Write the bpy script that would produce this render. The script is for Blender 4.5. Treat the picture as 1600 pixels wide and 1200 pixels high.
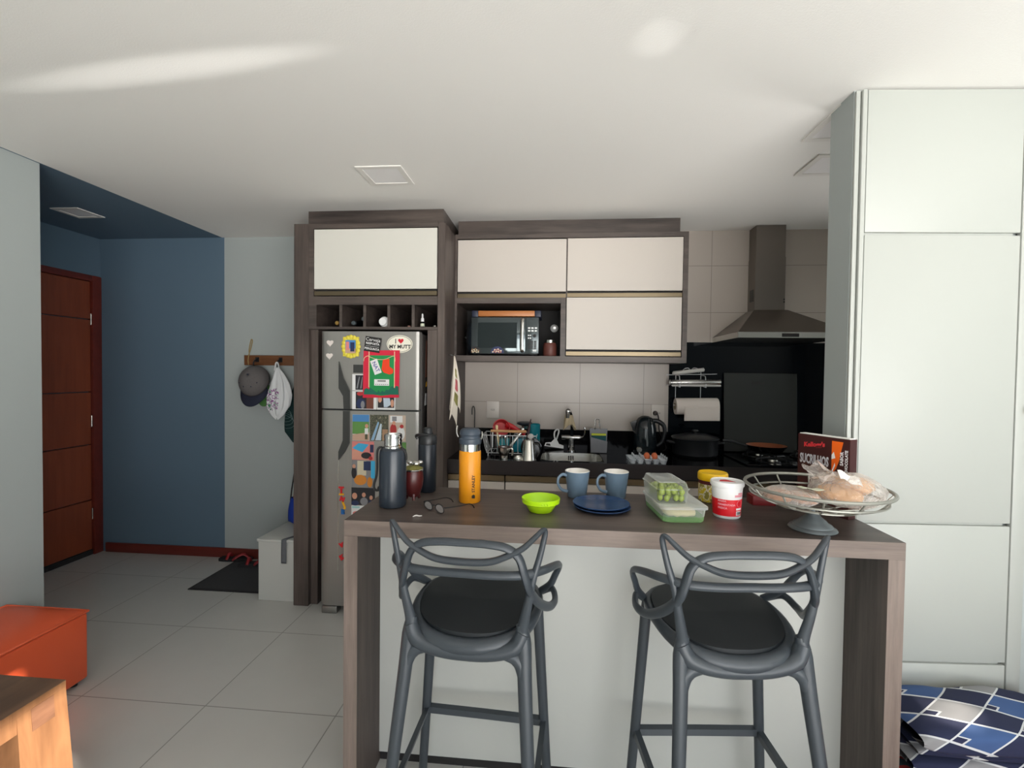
import bpy, bmesh, math, random
from mathutils import Vector, Matrix, noise
R = math.radians
for o in list(bpy.data.objects):
    bpy.data.objects.remove(o, do_unlink=True)
scene = bpy.context.scene
COL = scene.collection
random.seed(7)

# ------------------------------------------------------------------ camera
cam_data = bpy.data.cameras.new('camera')
cam_data.sensor_width = 36.0
cam_data.lens = 36.0 * 743.886 / 1600.0
cam_data.clip_start = 0.02
camera = bpy.data.objects.new('camera', cam_data)
COL.objects.link(camera)
_yaw, _pitch, _roll = R(5.111), R(1.31), R(0.70)
_f = Vector((-math.sin(_yaw)*math.cos(_pitch), math.cos(_yaw)*math.cos(_pitch), -math.sin(_pitch)))
_r0 = Vector((math.cos(_yaw), math.sin(_yaw), 0)); _u0 = _r0.cross(_f)
_r = _r0*math.cos(_roll) + _u0*math.sin(_roll); _u = _u0*math.cos(_roll) - _r0*math.sin(_roll)
_M = Matrix.Identity(4)
for i in range(3):
    _M[i][0], _M[i][1], _M[i][2] = _r[i], _u[i], -_f[i]
_M[0][3], _M[1][3], _M[2][3] = 0.0, 0.0, 1.534
camera.matrix_world = _M
scene.camera = camera

# ------------------------------------------------------------------ light
world = bpy.data.worlds.new('daylight'); scene.world = world
world.use_nodes = True
wn, wl = world.node_tree.nodes, world.node_tree.links
bg = wn['Background']
tc = wn.new('ShaderNodeTexCoord'); sp = wn.new('ShaderNodeSeparateXYZ')
rp = wn.new('ShaderNodeValToRGB')
mp = wn.new('ShaderNodeMath'); mp.operation = 'MULTIPLY_ADD'; mp.inputs[1].default_value = 0.5; mp.inputs[2].default_value = 0.5
wl.new(tc.outputs['Generated'], sp.inputs[0]); wl.new(sp.outputs['Z'], mp.inputs[0]); wl.new(mp.outputs[0], rp.inputs[0])
cr = rp.color_ramp
cr.elements[0].position = 0.0; cr.elements[0].color = (2.7, 2.62, 2.52, 1)
cr.elements[1].position = 1.0; cr.elements[1].color = (0.55, 0.72, 1.0, 1)
e = cr.elements.new(0.495); e.color = (2.0, 1.97, 1.90, 1)
e = cr.elements.new(0.505); e.color = (0.66, 0.68, 0.70, 1)
e = cr.elements.new(0.70); e.color = (0.52, 0.58, 0.66, 1)
wl.new(rp.outputs[0], bg.inputs['Color'])
bg.inputs['Strength'].default_value = 5.6

sun_data = bpy.data.lights.new('sun', 'SUN'); sun_data.energy = 16.0; sun_data.angle = R(0.6); sun_data.color = (1.0, 0.90, 0.78)
sun = bpy.data.objects.new('sun', sun_data); COL.objects.link(sun)
SUN = Vector((0.85, -0.30, 0.30)).normalized()
sun.rotation_euler = (-SUN).to_track_quat('-Z', 'Y').to_euler(); sun.location = (9, -5, 5)

def portal(name, loc, rot, sx, sy):
    d = bpy.data.lights.new(name, 'AREA'); d.shape = 'RECTANGLE'; d.size = sx; d.size_y = sy
    d.cycles.is_portal = True
    o = bpy.data.objects.new(name, d); COL.objects.link(o); o.location = loc; o.rotation_euler = rot
    return o
portal('window_daylight', (1.85, -2.36, 1.19), (R(90), 0, 0), 4.5, 2.38)
portal('laundry_daylight', (2.72, 2.85, 1.60), (R(90), 0, R(90)), 0.7, 0.8)

def glint(name, loc, aim, power, size, sx, roll):
    """added spot lamp standing in for sun reflected onto the ceiling"""
    d = bpy.data.lights.new(name, 'SPOT'); d.energy = power; d.spot_size = R(size); d.spot_blend = 1.0; d.shadow_soft_size = 0.01; d.color = (1.0, 0.98, 0.94)
    o = bpy.data.objects.new(name, d); COL.objects.link(o); o.location = loc
    q = (Vector(aim)-Vector(loc)).to_track_quat('-Z', 'Y').to_matrix().to_4x4() @ Matrix.Rotation(R(roll), 4, 'Z')
    o.rotation_euler = q.to_euler(); o.scale = (sx, 1, 1); return o
glint('added_glint_spot', (-0.6, -2.1, 0.3), (-1.42, 1.60, 2.6), 480, 1.2, 17.0, 9.5)  # unseen spots added to draw the two ceiling streaks
glint('added_glint_spot', (0.6, -2.1, 0.3), (0.31, 1.57, 2.6), 230, 1.6, 1.6, 0)

vs = scene.view_settings
vs.view_transform = 'Standard'; vs.look = 'None'; vs.gamma = 1.0; vs.use_curve_mapping = False
vs.exposure = -0.06
try:
    scene.cycles.max_bounces = 10; scene.cycles.diffuse_bounces = 6; scene.cycles.transparent_max_bounces = 16
except Exception:
    pass

# ------------------------------------------------------------------ materials
def lin(c):
    return tuple(((v/255)/12.92 if v/255 <= 0.04045 else ((v/255+0.055)/1.055)**2.4) for v in c) + (1.0,)
MATS = {}
def mat(name, rgb, rough=0.5, metal=0.0, var=0.0, vscale=20.0, bump=0.0, bscale=200.0, coat=0.0, spec=0.5, aniso=None):
    if name in MATS: return MATS[name]
    m = bpy.data.materials.new(name); m.use_nodes = True; MATS[name] = m
    n, l = m.node_tree.nodes, m.node_tree.links
    b = n['Principled BSDF']
    b.inputs['Base Color'].default_value = lin(rgb); b.inputs['Roughness'].default_value = rough
    b.inputs['Metallic'].default_value = metal; b.inputs['Coat Weight'].default_value = coat
    b.inputs['Specular IOR Level'].default_value = spec
    co = n.new('ShaderNodeTexCoord')
    if var > 0:
        mpn = n.new('ShaderNodeMapping')
        if aniso: mpn.inputs['Scale'].default_value = aniso
        nz = n.new('ShaderNodeTexNoise'); nz.inputs['Scale'].default_value = vscale; nz.inputs['Detail'].default_value = 5
        mx = n.new('ShaderNodeMix'); mx.data_type = 'RGBA'
        a = lin(rgb)
        mx.inputs[6].default_value = tuple(max(0, v*(1-var)) for v in a[:3])+(1,)
        mx.inputs[7].default_value = tuple(min(1, v*(1+var)) for v in a[:3])+(1,)
        l.new(co.outputs['Object'], mpn.inputs[0]); l.new(mpn.outputs[0], nz.inputs['Vector'])
        l.new(nz.outputs['Fac'], mx.inputs[0]); l.new(mx.outputs[2], b.inputs['Base Color'])
    if bump > 0:
        nb = n.new('ShaderNodeTexNoise'); nb.inputs['Scale'].default_value = bscale; nb.inputs['Detail'].default_value = 3
        bp = n.new('ShaderNodeBump'); bp.inputs['Strength'].default_value = bump; bp.inputs['Distance'].default_value = 0.002
        l.new(co.outputs['Object'], nb.inputs['Vector']); l.new(nb.outputs['Fac'], bp.inputs['Height']); l.new(bp.outputs[0], b.inputs['Normal'])
    return m

def wood(name, c1, c2, grain, rough=0.55, fine=1.0, knots=0.0):
    """streaky timber; grain = axis the fibres run along"""
    if name in MATS: return MATS[name]
    m = bpy.data.materials.new(name); m.use_nodes = True; MATS[name] = m
    n, l = m.node_tree.nodes, m.node_tree.links; b = n['Principled BSDF']
    co = n.new('ShaderNodeTexCoord'); mpn = n.new('ShaderNodeMapping')
    s = [28.0*fine]*3; s['xyz'.index(grain)] = 1.6*fine; mpn.inputs['Scale'].default_value = s
    nz = n.new('ShaderNodeTexNoise'); nz.inputs['Scale'].default_value = 1.0; nz.inputs['Detail'].default_value = 7; nz.inputs['Roughness'].default_value = 0.7
    s2 = [3.0]*3; s2['xyz'.index(grain)] = 0.8
    mp2 = n.new('ShaderNodeMapping'); mp2.inputs['Scale'].default_value = s2
    n2 = n.new('ShaderNodeTexNoise'); n2.inputs['Scale'].default_value = 1.5; n2.inputs['Detail'].default_value = 4; n2.inputs['Distortion'].default_value = 0.6 + knots
    ad = n.new('ShaderNodeMath'); ad.operation = 'MULTIPLY_ADD'; ad.inputs[1].default_value = 0.55
    sc = n.new('ShaderNodeMath'); sc.operation = 'MULTIPLY'; sc.inputs[1].default_value = 0.5
    rp = n.new('ShaderNodeValToRGB'); rp.color_ramp.elements[0].position = 0.36; rp.color_ramp.elements[1].position = 0.68
    rp.color_ramp.elements[0].color = lin(c1); rp.color_ramp.elements[1].color = lin(c2)
    l.new(co.outputs['Object'], mpn.inputs[0]); l.new(mpn.outputs[0], nz.inputs['Vector'])
    l.new(co.outputs['Object'], mp2.inputs[0]); l.new(mp2.outputs[0], n2.inputs['Vector'])
    l.new(n2.outputs['Fac'], sc.inputs[0]); l.new(nz.outputs['Fac'], ad.inputs[0]); l.new(sc.outputs[0], ad.inputs[2])
    l.new(ad.outputs[0], rp.inputs[0]); l.new(rp.outputs[0], b.inputs['Base Color'])
    b.inputs['Roughness'].default_value = rough
    bp = n.new('ShaderNodeBump'); bp.inputs['Strength'].default_value = 0.15; bp.inputs['Distance'].default_value = 0.001
    l.new(nz.outputs['Fac'], bp.inputs['Height']); l.new(bp.outputs[0], b.inputs['Normal'])
    return m

def tiles(name, base, grout, axes, off, pitch, width, rough, var=0.04, bump=0.0):
    """rectangular tiles with thin grout lines measured in metres on world axes"""
    m = bpy.data.materials.new(name); m.use_nodes = True; MATS[name] = m
    n, l = m.node_tree.nodes, m.node_tree.links; b = n['Principled BSDF']
    g = n.new('ShaderNodeNewGeometry'); sx = n.new('ShaderNodeSeparateXYZ'); l.new(g.outputs['Position'], sx.inputs[0])
    masks = []
    for k in range(2):
        a = n.new('ShaderNodeMath'); a.operation = 'SUBTRACT'; a.inputs[1].default_value = off[k] - pitch[k]*0.5
        d = n.new('ShaderNodeMath'); d.operation = 'DIVIDE'; d.inputs[1].default_value = pitch[k]
        f = n.new('ShaderNodeMath'); f.operation = 'FLOORED_MODULO'; f.inputs[1].default_value = 1.0
        s = n.new('ShaderNodeMath'); s.operation = 'SUBTRACT'; s.inputs[1].default_value = 0.5
        ab = n.new('ShaderNodeMath'); ab.operation = 'ABSOLUTE'
        lt = n.new('ShaderNodeMath'); lt.operation = 'LESS_THAN'; lt.inputs[1].default_value = 0.5*width/pitch[k]
        l.new(sx.outputs[axes[k].upper()], a.inputs[0]); l.new(a.outputs[0], d.inputs[0]); l.new(d.outputs[0], f.inputs[0])
        l.new(f.outputs[0], s.inputs[0]); l.new(s.outputs[0], ab.inputs[0]); l.new(ab.outputs[0], lt.inputs[0]); masks.append(lt)
    mxm = n.new('ShaderNodeMath'); mxm.operation = 'MAXIMUM'; l.new(masks[0].outputs[0], mxm.inputs[0]); l.new(masks[1].outputs[0], mxm.inputs[1])
    nz = n.new('ShaderNodeTexNoise'); nz.inputs['Scale'].default_value = 6; nz.inputs['Detail'].default_value = 6; l.new(g.outputs['Position'], nz.inputs['Vector'])
    c = lin(base)
    m1 = n.new('ShaderNodeMix'); m1.data_type = 'RGBA'
    m1.inputs[6].default_value = tuple(v*(1-var) for v in c[:3])+(1,); m1.inputs[7].default_value = tuple(min(1, v*(1+var)) for v in c[:3])+(1,)
    l.new(nz.outputs['Fac'], m1.inputs[0])
    m2 = n.new('ShaderNodeMix'); m2.data_type = 'RGBA'; m2.inputs[7].default_value = lin(grout)
    l.new(mxm.outputs[0], m2.inputs[0]); l.new(m1.outputs[2], m2.inputs[6]); l.new(m2.outputs[2], b.inputs['Base Color'])
    b.inputs['Roughness'].default_value = rough
    return m

def clear(name, tint=(255, 255, 255), amount=0.75, rough=0.08, bump=0.0):
    """thin clear plastic film: mostly see-through with a glossy skin"""
    if name in MATS: return MATS[name]
    m = bpy.data.materials.new(name); m.use_nodes = True; MATS[name] = m
    n, l = m.node_tree.nodes, m.node_tree.links
    out = n['Material Output']; b = n['Principled BSDF']
    b.inputs['Base Color'].default_value = lin(tint); b.inputs['Roughness'].default_value = rough; b.inputs['Specular IOR Level'].default_value = 0.8
    t = n.new('ShaderNodeBsdfTransparent'); t.inputs[0].default_value = lin(tuple(min(255, int(v*0.35+168)) for v in tint))
    fr = n.new('ShaderNodeLayerWeight'); fr.inputs[0].default_value = 0.5
    mm = n.new('ShaderNodeMath'); mm.operation = 'MULTIPLY_ADD'; mm.inputs[1].default_value = amount; mm.inputs[2].default_value = 1-amount; mm.use_clamp = True
    pw = n.new('ShaderNodeMath'); pw.operation = 'POWER'; pw.inputs[1].default_value = 2.6
    l.new(fr.outputs['Facing'], pw.inputs[0]); l.new(pw.outputs[0], mm.inputs[0])
    if bump:
        co = n.new('ShaderNodeTexCoord'); nb = n.new('ShaderNodeTexNoise'); nb.inputs['Scale'].default_value = 28; nb.inputs['Detail'].default_value = 3; nb.inputs['Distortion'].default_value = 1.5
        bp = n.new('ShaderNodeBump'); bp.inputs['Strength'].default_value = bump; bp.inputs['Distance'].default_value = 0.012
        l.new(co.outputs['Object'], nb.inputs['Vector']); l.new(nb.outputs['Fac'], bp.inputs['Height']); l.new(bp.outputs[0], b.inputs['Normal']); l.new(bp.outputs[0], fr.inputs['Normal'])
    mx = n.new('ShaderNodeMixShader'); l.new(mm.outputs[0], mx.inputs[0]); l.new(t.outputs[0], mx.inputs[1]); l.new(b.outputs[0], mx.inputs[2])
    l.new(mx.outputs[0], out.inputs[0])
    return m

def blotch(name, colours, scale=30.0, rough=0.5, detail=2.0):
    """printed patch of several flat colours"""
    m = bpy.data.materials.new(name); m.use_nodes = True; MATS[name] = m
    n, l = m.node_tree.nodes, m.node_tree.links; b = n['Principled BSDF']
    co = n.new('ShaderNodeTexCoord'); nz = n.new('ShaderNodeTexNoise'); nz.inputs['Scale'].default_value = scale; nz.inputs['Detail'].default_value = detail
    rp = n.new('ShaderNodeValToRGB'); rp.color_ramp.interpolation = 'CONSTANT'
    k = len(colours)
    for i, c in enumerate(colours):
        pos = 0.30 + 0.40*i/k if i else 0.0
        e = rp.color_ramp.elements[0] if i == 0 else (rp.color_ramp.elements[1] if i == 1 else rp.color_ramp.elements.new(pos))
        e.position = pos; e.color = lin(c)
    l.new(co.outputs['Object'], nz.inputs['Vector']); l.new(nz.outputs['Fac'], rp.inputs[0]); l.new(rp.outputs[0], b.inputs['Base Color'])
    b.inputs['Roughness'].default_value = rough
    return m

M = {}
M['ceil'] = mat('ceiling_paint', (240, 238, 234), 0.85, bump=0.25, bscale=160)
M['gray'] = mat('grey_wall_paint', (168, 175, 174), 0.75, bump=0.1, bscale=220)
M['blue'] = mat('blue_wall_paint', (92, 114, 132), 0.7, bump=0.1, bscale=220)
M['white'] = mat('white_lacquer', (186, 187, 182), 0.38, bump=0.03, bscale=600)
M['cream'] = mat('cream_cabinet_front', (200, 192, 184), 0.4, bump=0.04, bscale=500)
M['doorwhite'] = mat('door_white', (170, 173, 168), 0.4, bump=0.03, bscale=600)
M['flap'] = mat('flap_white', (210, 208, 200), 0.35, bump=0.03, bscale=600)
M['floor'] = tiles('floor_porcelain', (188, 187, 183), (136, 134, 130), 'xy', (-2.181, 2.621), (0.616, 0.616), 0.005, 0.28)
M['tile'] = tiles('kitchen_wall_tile', (182, 172, 163), (140, 130, 122), 'xz', (0.191, 1.312), (0.475, 0.3435), 0.004, 0.3, 0.02)
M['wz'] = wood('dark_oak_vertical', (48, 40, 37), (98, 86, 80), 'z')
M['wx'] = wood('dark_oak_horizontal', (48, 41, 39), (96, 85, 79), 'x', 0.42)
M['wedge'] = wood('lit_oak_edge', (84, 72, 66), (134, 119, 110), 'x', 0.5, 1.4)  # bar front edges painted lighter for the daylight falling on them
M['wedgez'] = wood('lit_oak_edge_vertical', (84, 72, 66), (134, 119, 110), 'z', 0.5, 1.4)
M['wside'] = wood('dark_oak_lengthwise', (60, 50, 46), (104, 92, 85), 'y')
M['wdark'] = mat('dark_lining_and_shade', (30, 28, 28), 0.7)  # dark niche backs and insides; also the shadow line painted behind grip strips
M['doorwood'] = wood('red_mahogany', (122, 58, 36), (150, 76, 48), 'z', 0.35)
M['basewood'] = wood('red_mahogany_skirting', (92, 36, 30), (116, 46, 36), 'x', 0.35)
M['pine'] = wood('warm_pine', (98, 66, 42), (146, 104, 70), 'z', 0.5, 0.35, 3.0)
M['pinetop'] = wood('warm_pine_top', (80, 58, 44), (112, 84, 64), 'y', 0.5, 0.6, 2.0)
M['pegwood'] = wood('brown_rack_board', (96, 60, 36), (134, 88, 56), 'x', 0.5)
M['traywood'] = wood('orange_teak', (150, 88, 42), (196, 124, 66), 'x', 0.4)
M['beech'] = wood('pale_beech', (180, 130, 84), (210, 164, 116), 'x', 0.5)
M['brass'] = mat('champagne_metal', (118, 106, 86), 0.34, 0.9)
M['steel'] = mat('brushed_steel', (150, 149, 146), 0.34, 0.9, var=0.08, vscale=3, aniso=(60, 60, 1))
M['hoodsteel'] = mat('hood_steel', (128, 120, 113), 0.36, 0.85, var=0.05, vscale=4)
M['chrome'] = mat('chrome', (215, 215, 215), 0.12, 1.0)
M['satin'] = mat('satin_steel', (196, 194, 188), 0.25, 1.0)
M['fridge'] = mat('fridge_steel', (156, 154, 150), 0.42, 0.7, var=0.05, vscale=3, aniso=(40, 40, 1))
M['fridgegrip'] = mat('fridge_grip', (62, 63, 62), 0.4, 0.3)
M['fridgeside'] = mat('fridge_side', (56, 52, 50), 0.5)
M['black'] = mat('black_plastic', (26, 28, 31), 0.4)
M['blackgloss'] = mat('black_gloss', (10, 13, 17), 0.08)
M['granite'] = mat('black_granite', (15, 15, 17), 0.07, var=0.4, vscale=300, spec=0.12)
M['granedge'] = mat('granite_edge', (46, 40, 40), 0.35, var=0.25, vscale=300)
M['glassback'] = mat('black_glass', (7, 12, 18), 0.04, spec=0.3)
M['lidglass'] = mat('grey_glass_lid', (56, 58, 57), 0.10)  # one even grey, paler than the splashback glass
M['stool'] = mat('stool_plastic', (54, 60, 66), 0.36, bump=0.05, bscale=900)
M['pad'] = mat('stool_pad', (22, 27, 31), 0.5, bump=0.08, bscale=500)
M['orange'] = mat('orange_leatherette', (220, 92, 54), 0.4, bump=0.15, bscale=250)
M['thermos'] = mat('slate_blue_enamel', (38, 46, 56), 0.3)
M['blackb'] = mat('blue_black_enamel', (24, 30, 38), 0.35)
M['yellow'] = mat('yellow_enamel', (220, 142, 20), 0.38)
M['slatecap'] = mat('slate_cap', (58, 68, 80), 0.42)
M['gourd'] = mat('gourd_leather', (74, 26, 26), 0.3, var=0.3, vscale=30)
M['yerba'] = mat('yerba_green', (118, 114, 58), 0.9, bump=0.6, bscale=200)
M['lime'] = mat('lime_plastic', (172, 218, 22), 0.3)
M['mug'] = mat('blue_grey_mug', (98, 118, 136), 0.35)
M['muginside'] = mat('mug_inside', (236, 232, 226), 0.25)
M['plate'] = mat('navy_plate', (32, 58, 96), 0.25)
M['red'] = mat('red_enamel', (184, 22, 30), 0.3)
M['teal'] = mat('teal_plastic', (18, 138, 148), 0.35)
M['pwhite'] = mat('white_plastic', (235, 235, 235), 0.35)
M['paper'] = mat('white_paper', (238, 236, 232), 0.85)
M['towelpaper'] = mat('kitchen_paper', (226, 216, 208), 0.95, bump=0.3, bscale=120)
M['foil'] = mat('aluminium_foil', (205, 203, 200), 0.25, 0.95, bump=1.0, bscale=160)
M['film'] = mat('cling_film_roll', (196, 194, 190), 0.25)
M['wire'] = mat('white_wire', (214, 214, 216), 0.35)
M['greywire'] = mat('pewter_wire', (150, 150, 142), 0.4, 0.5)
M['pewter'] = mat('pewter_foot', (104, 112, 116), 0.42, 0.5)
M['clear'] = clear('clear_plastic', (225, 230, 226), 0.95, 0.05)
M['bag'] = clear('plastic_bag_film', (240, 234, 228), 0.76, 0.10, 1.0)
M['frost'] = clear('frosted_plastic', (226, 236, 226), 0.75, 0.3)
M['greentub'] = clear('green_plastic_tub', (176, 226, 160), 0.66, 0.25)
M['lens'] = clear('spectacle_lens', (255, 255, 255), 0.99, 0.03)
M['grape'] = mat('green_grape', (146, 162, 62), 0.25, var=0.12, vscale=60)
M['bread'] = mat('sliced_bread', (214, 164, 108), 0.8, var=0.25, vscale=25, bump=0.4, bscale=80)
M['crust'] = mat('bread_crust', (166, 108, 62), 0.75, var=0.3, vscale=30, bump=0.4, bscale=80)
M['dough'] = mat('pale_dough', (226, 206, 160), 0.7, var=0.1, vscale=30)
M['yellowlid'] = mat('yellow_lid', (240, 192, 10), 0.35)
M['maroon'] = mat('maroon_band', (84, 20, 28), 0.4)
M['jarlabel'] = blotch('jar_label_print', [(120, 96, 40), (206, 190, 120), (214, 190, 30), (226, 218, 190), (150, 140, 60)], 38)
M['tubred'] = mat('tub_red_label', (212, 18, 34), 0.4)
M['pinkprint'] = mat('pink_print', (226, 150, 160), 0.5)
M['copper'] = mat('copper_coating', (150, 86, 56), 0.4, 0.2)
M['egg'] = mat('brown_egg', (214, 110, 66), 0.5)
M['boxbrown'] = mat('cereal_brown', (62, 26, 26), 0.4)
M['boxorange'] = mat('cereal_orange', (240, 104, 24), 0.4)
M['silverprint'] = mat('silver_print', (200, 200, 206), 0.35)
M['redprint'] = mat('red_print', (206, 50, 56), 0.45)
M['mapbrown'] = mat('cocoa_brown', (170, 112, 78), 0.5)
M['ink'] = mat('black_ink', (24, 22, 22), 0.6)
M['greyink'] = mat('grey_ink', (118, 116, 116), 0.6)
M['rubber'] = mat('dark_rubber', (34, 33, 34), 0.8)
M['mat'] = mat('charcoal_carpet', (58, 58, 60), 0.95, var=0.4, vscale=90, bump=0.6, bscale=120, aniso=(1, 4, 1))
M['capgrey'] = mat('cap_felt', (96, 92, 92), 0.9, var=0.15, vscale=80)
M['capnavy'] = mat('cap_navy', (28, 32, 52), 0.85)
M['capgreen'] = mat('cap_green', (74, 122, 62), 0.85)
M['rope'] = mat('jute_string', (150, 130, 88), 0.9)
M['whitebag'] = mat('white_carrier_bag', (224, 226, 228), 0.4)
M['bagprint'] = blotch('carrier_print', [(224, 226, 228), (224, 226, 228), (140, 80, 140), (224, 226, 228), (60, 120, 90)], 34)
M['greenbag'] = mat('dark_green_nylon', (22, 54, 54), 0.6, var=0.15, vscale=30)
M['bluebag'] = mat('royal_blue_nylon', (22, 56, 150), 0.5)
M['tan'] = mat('tan_leather', (150, 96, 62), 0.6)
M['strap'] = mat('grey_webbing', (92, 94, 98), 0.8)
M['towel'] = mat('cream_towel', (226, 216, 202), 0.95, bump=0.3, bscale=300)
M['rose'] = mat('rose_print', (206, 106, 112), 0.9)
M['leafp'] = mat('olive_print', (150, 146, 86), 0.9)
M['socket'] = mat('socket_white', (212, 204, 196), 0.4)
M['cloth'] = mat('beige_cloth', (176, 160, 132), 0.95)
M['olive'] = mat('lime_sponge', (190, 196, 66), 0.9, bump=0.5, bscale=200)
M['darkteal'] = mat('dark_teal_sponge', (24, 70, 76), 0.9)
M['smoke'] = mat('smoked_plastic', (84, 84, 88), 0.3)
M['mahog'] = wood('dark_mahogany', (52, 16, 14), (84, 28, 22), 'x', 0.3)
M['rug'] = blotch('oriental_print', [(30, 34, 62), (176, 50, 34), (134, 26, 28), (206, 190, 160), (150, 36, 30), (44, 60, 66)], 13, 0.95, 1.0)
M['diffuser'] = mat('lamp_diffuser', (240, 238, 238), 0.35)
M['lampframe'] = mat('lamp_frame', (232, 229, 224), 0.4)
M['jam'] = mat('coffee_granules', (96, 52, 44), 0.5, var=0.4, vscale=70)
M['mirror'] = mat('mirror_door', (82, 90, 92), 0.06, 0.6)
M['keypad'] = mat('microwave_panel', (74, 82, 84), 0.2, 0.4)
M['navyplastic'] = mat('navy_plastic', (30, 38, 60), 0.45)
M['lidbase'] = mat('saucepan_blue', (44, 54, 64), 0.25, 0.3)

# ------------------------------------------------------------------ mesh helpers
class MB:
    """collects shapes in world coordinates; build() links them as ONE mesh object"""
    def __init__(s):
        s.bm = bmesh.new(); s.mi = 0; s.uv = s.bm.loops.layers.uv.new('UVMap')
    def m(s, i): s.mi = i; return s
    def face(s, vs):
        try:
            f = s.bm.faces.new(vs); f.material_index = s.mi; return f
        except ValueError:
            return None
    def mark(s): s.bm.verts.ensure_lookup_table(); return len(s.bm.verts)
    def xf(s, mat4, mk=0):
        s.bm.verts.ensure_lookup_table()
        for v in s.bm.verts[mk:]: v.co = mat4 @ v.co
        return s
    def hexa(s, p):
        v = [s.bm.verts.new(q) for q in p]
        return [s.face([v[i] for i in f]) for f in ((0,3,2,1),(4,5,6,7),(0,1,5,4),(1,2,6,5),(2,3,7,6),(3,0,4,7))], v
    def box(s, x0, x1, y0, y1, z0, z1, bev=0.0, seg=2):
        fs, v = s.hexa([(x0,y0,z0),(x1,y0,z0),(x1,y1,z0),(x0,y1,z0),(x0,y0,z1),(x1,y0,z1),(x1,y1,z1),(x0,y1,z1)])
        if bev:
            ed = {e for f in fs if f for e in f.edges}
            r = bmesh.ops.bevel(s.bm, geom=list(ed), offset=bev, segments=seg, affect='EDGES', profile=0.5)
            for f in r['faces']: f.material_index = s.mi
        return s
    def prism(s, poly, axis, a, b):
        """polygon in the two other axes (order xy / xz / yz) extruded along axis"""
        def P(p, t): return {'x': (t, p[0], p[1]), 'y': (p[0], t, p[1]), 'z': (p[0], p[1], t)}[axis]
        A = [s.bm.verts.new(P(p, a)) for p in poly]; B = [s.bm.verts.new(P(p, b)) for p in poly]
        s.face(A); s.face(B[::-1]); n = len(poly)
        for i in range(n): s.face([A[i], A[(i+1) % n], B[(i+1) % n], B[i]])
        return s
    def lathe(s, prof, c=(0, 0, 0), seg=36, axis='z', mats=None):
        rings = []
        def P(r, t, a):
            x, y = r*math.cos(a), r*math.sin(a)
            return {'z': (c[0]+x, c[1]+y, c[2]+t), 'x': (c[0]+t, c[1]+x, c[2]+y), 'y': (c[0]+x, c[1]+t, c[2]+y)}[axis]
        for r, t in prof:
            if r < 1e-6: rings.append([s.bm.verts.new(P(0, t, 0))])
            else: rings.append([s.bm.verts.new(P(r, t, 2*math.pi*i/seg)) for i in range(seg)])
        for k in range(len(prof)-1):
            if mats: s.mi = mats[k]
            A, B = rings[k], rings[k+1]
            for i in range(seg):
                j = (i+1) % seg
                if len(A) == 1 and len(B) == 1: continue
                if len(A) == 1: s.face([A[0], B[i], B[j]])
                elif len(B) == 1: s.face([A[i], A[j], B[0]])
                else: s.face([A[i], A[j], B[j], B[i]])
        return s
    def tube(s, pts, r, seg=8, closed=False, sub=0, flat=1.0, up=(0, 0, 1), cap=True):
        """swept round bar; r a number or one per point; flat squashes it along the frame's second axis"""
        P = [Vector(p) for p in pts]; n = len(P)
        rr = list(r) if isinstance(r, (list, tuple)) else [r]*n
        if sub:
            Q, RR = [], []
            rng = n if closed else n-1
            for i in range(rng):
                g = (lambda k: P[k % n]) if closed else (lambda k: P[max(0, min(n-1, k))])
                h = (lambda k: rr[k % n]) if closed else (lambda k: rr[max(0, min(n-1, k))])
                p0, p1, p2, p3 = g(i-1), g(i), g(i+1), g(i+2)
                for t in range(sub):
                    u = t/sub
                    Q.append(0.5*((2*p1)+(p2-p0)*u+(2*p0-5*p1+4*p2-p3)*u*u+(3*p1-p0-3*p2+p3)*u**3))
                    RR.append(h(i)*(1-u)+h(i+1)*u)
            if not closed: Q.append(P[-1]); RR.append(rr[-1])
            P, rr, n = Q, RR, len(Q)
        rings = []; prev = None
        for i in range(n):
            a = P[(i-1) % n] if (closed or i > 0) else P[i]; b = P[(i+1) % n] if (closed or i < n-1) else P[i]
            t = (b-a)
            if t.length < 1e-9: t = Vector((0, 0, 1))
            t.normalize()
            if prev is None:
                u = Vector(up)
                if abs(u.dot(t)) > 0.95: u = Vector((1, 0, 0)) if abs(t.x) < 0.9 else Vector((0, 1, 0))
                nrm = (u - t*u.dot(t)).normalized()
            else:
                nrm = (prev - t*prev.dot(t))
                nrm = nrm.normalized() if nrm.length > 1e-6 else prev
            prev = nrm; bn = t.cross(nrm)
            rings.append([s.bm.verts.new(P[i] + nrm*(rr[i]*math.cos(2*math.pi*k/seg)) + bn*(rr[i]*flat*math.sin(2*math.pi*k/seg))) for k in range(seg)])
        rng = n if closed else n-1
        for i in range(rng):
            A, B = rings[i], rings[(i+1) % n]
            for k in range(seg): s.face([A[k], A[(k+1) % seg], B[(k+1) % seg], B[k]])
        if cap and not closed: s.face(rings[0][::-1]); s.face(rings[-1])
        return s
    def ball(s, c, r, u=16, v=10):
        rx, ry, rz = r if isinstance(r, (tuple, list)) else (r, r, r)
        mk = s.mark()
        s.lathe([(math.sin(math.pi*i/v), -math.cos(math.pi*i/v)) for i in range(v+1)], (0, 0, 0), u)
        return s.xf(Matrix.Translation(c) @ Matrix.Diagonal((rx, ry, rz, 1)), mk)
    def grid(s, fn, nu, nv, closed_u=False):
        V = [[s.bm.verts.new(fn(i/(nu if closed_u else nu), j/nv)) for j in range(nv+1)] for i in range(nu if closed_u else nu+1)]
        for i in range(nu):
            for j in range(nv):
                k = (i+1) % len(V)
                f = s.face([V[i][j], V[k][j], V[k][j+1], V[i][j+1]])
                if f:
                    for lp, (a, b) in zip(f.loops, ((i, j), (i+1, j), (i+1, j+1), (i, j+1))): lp[s.uv].uv = (a/nu, b/nv)
        return s
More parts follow.
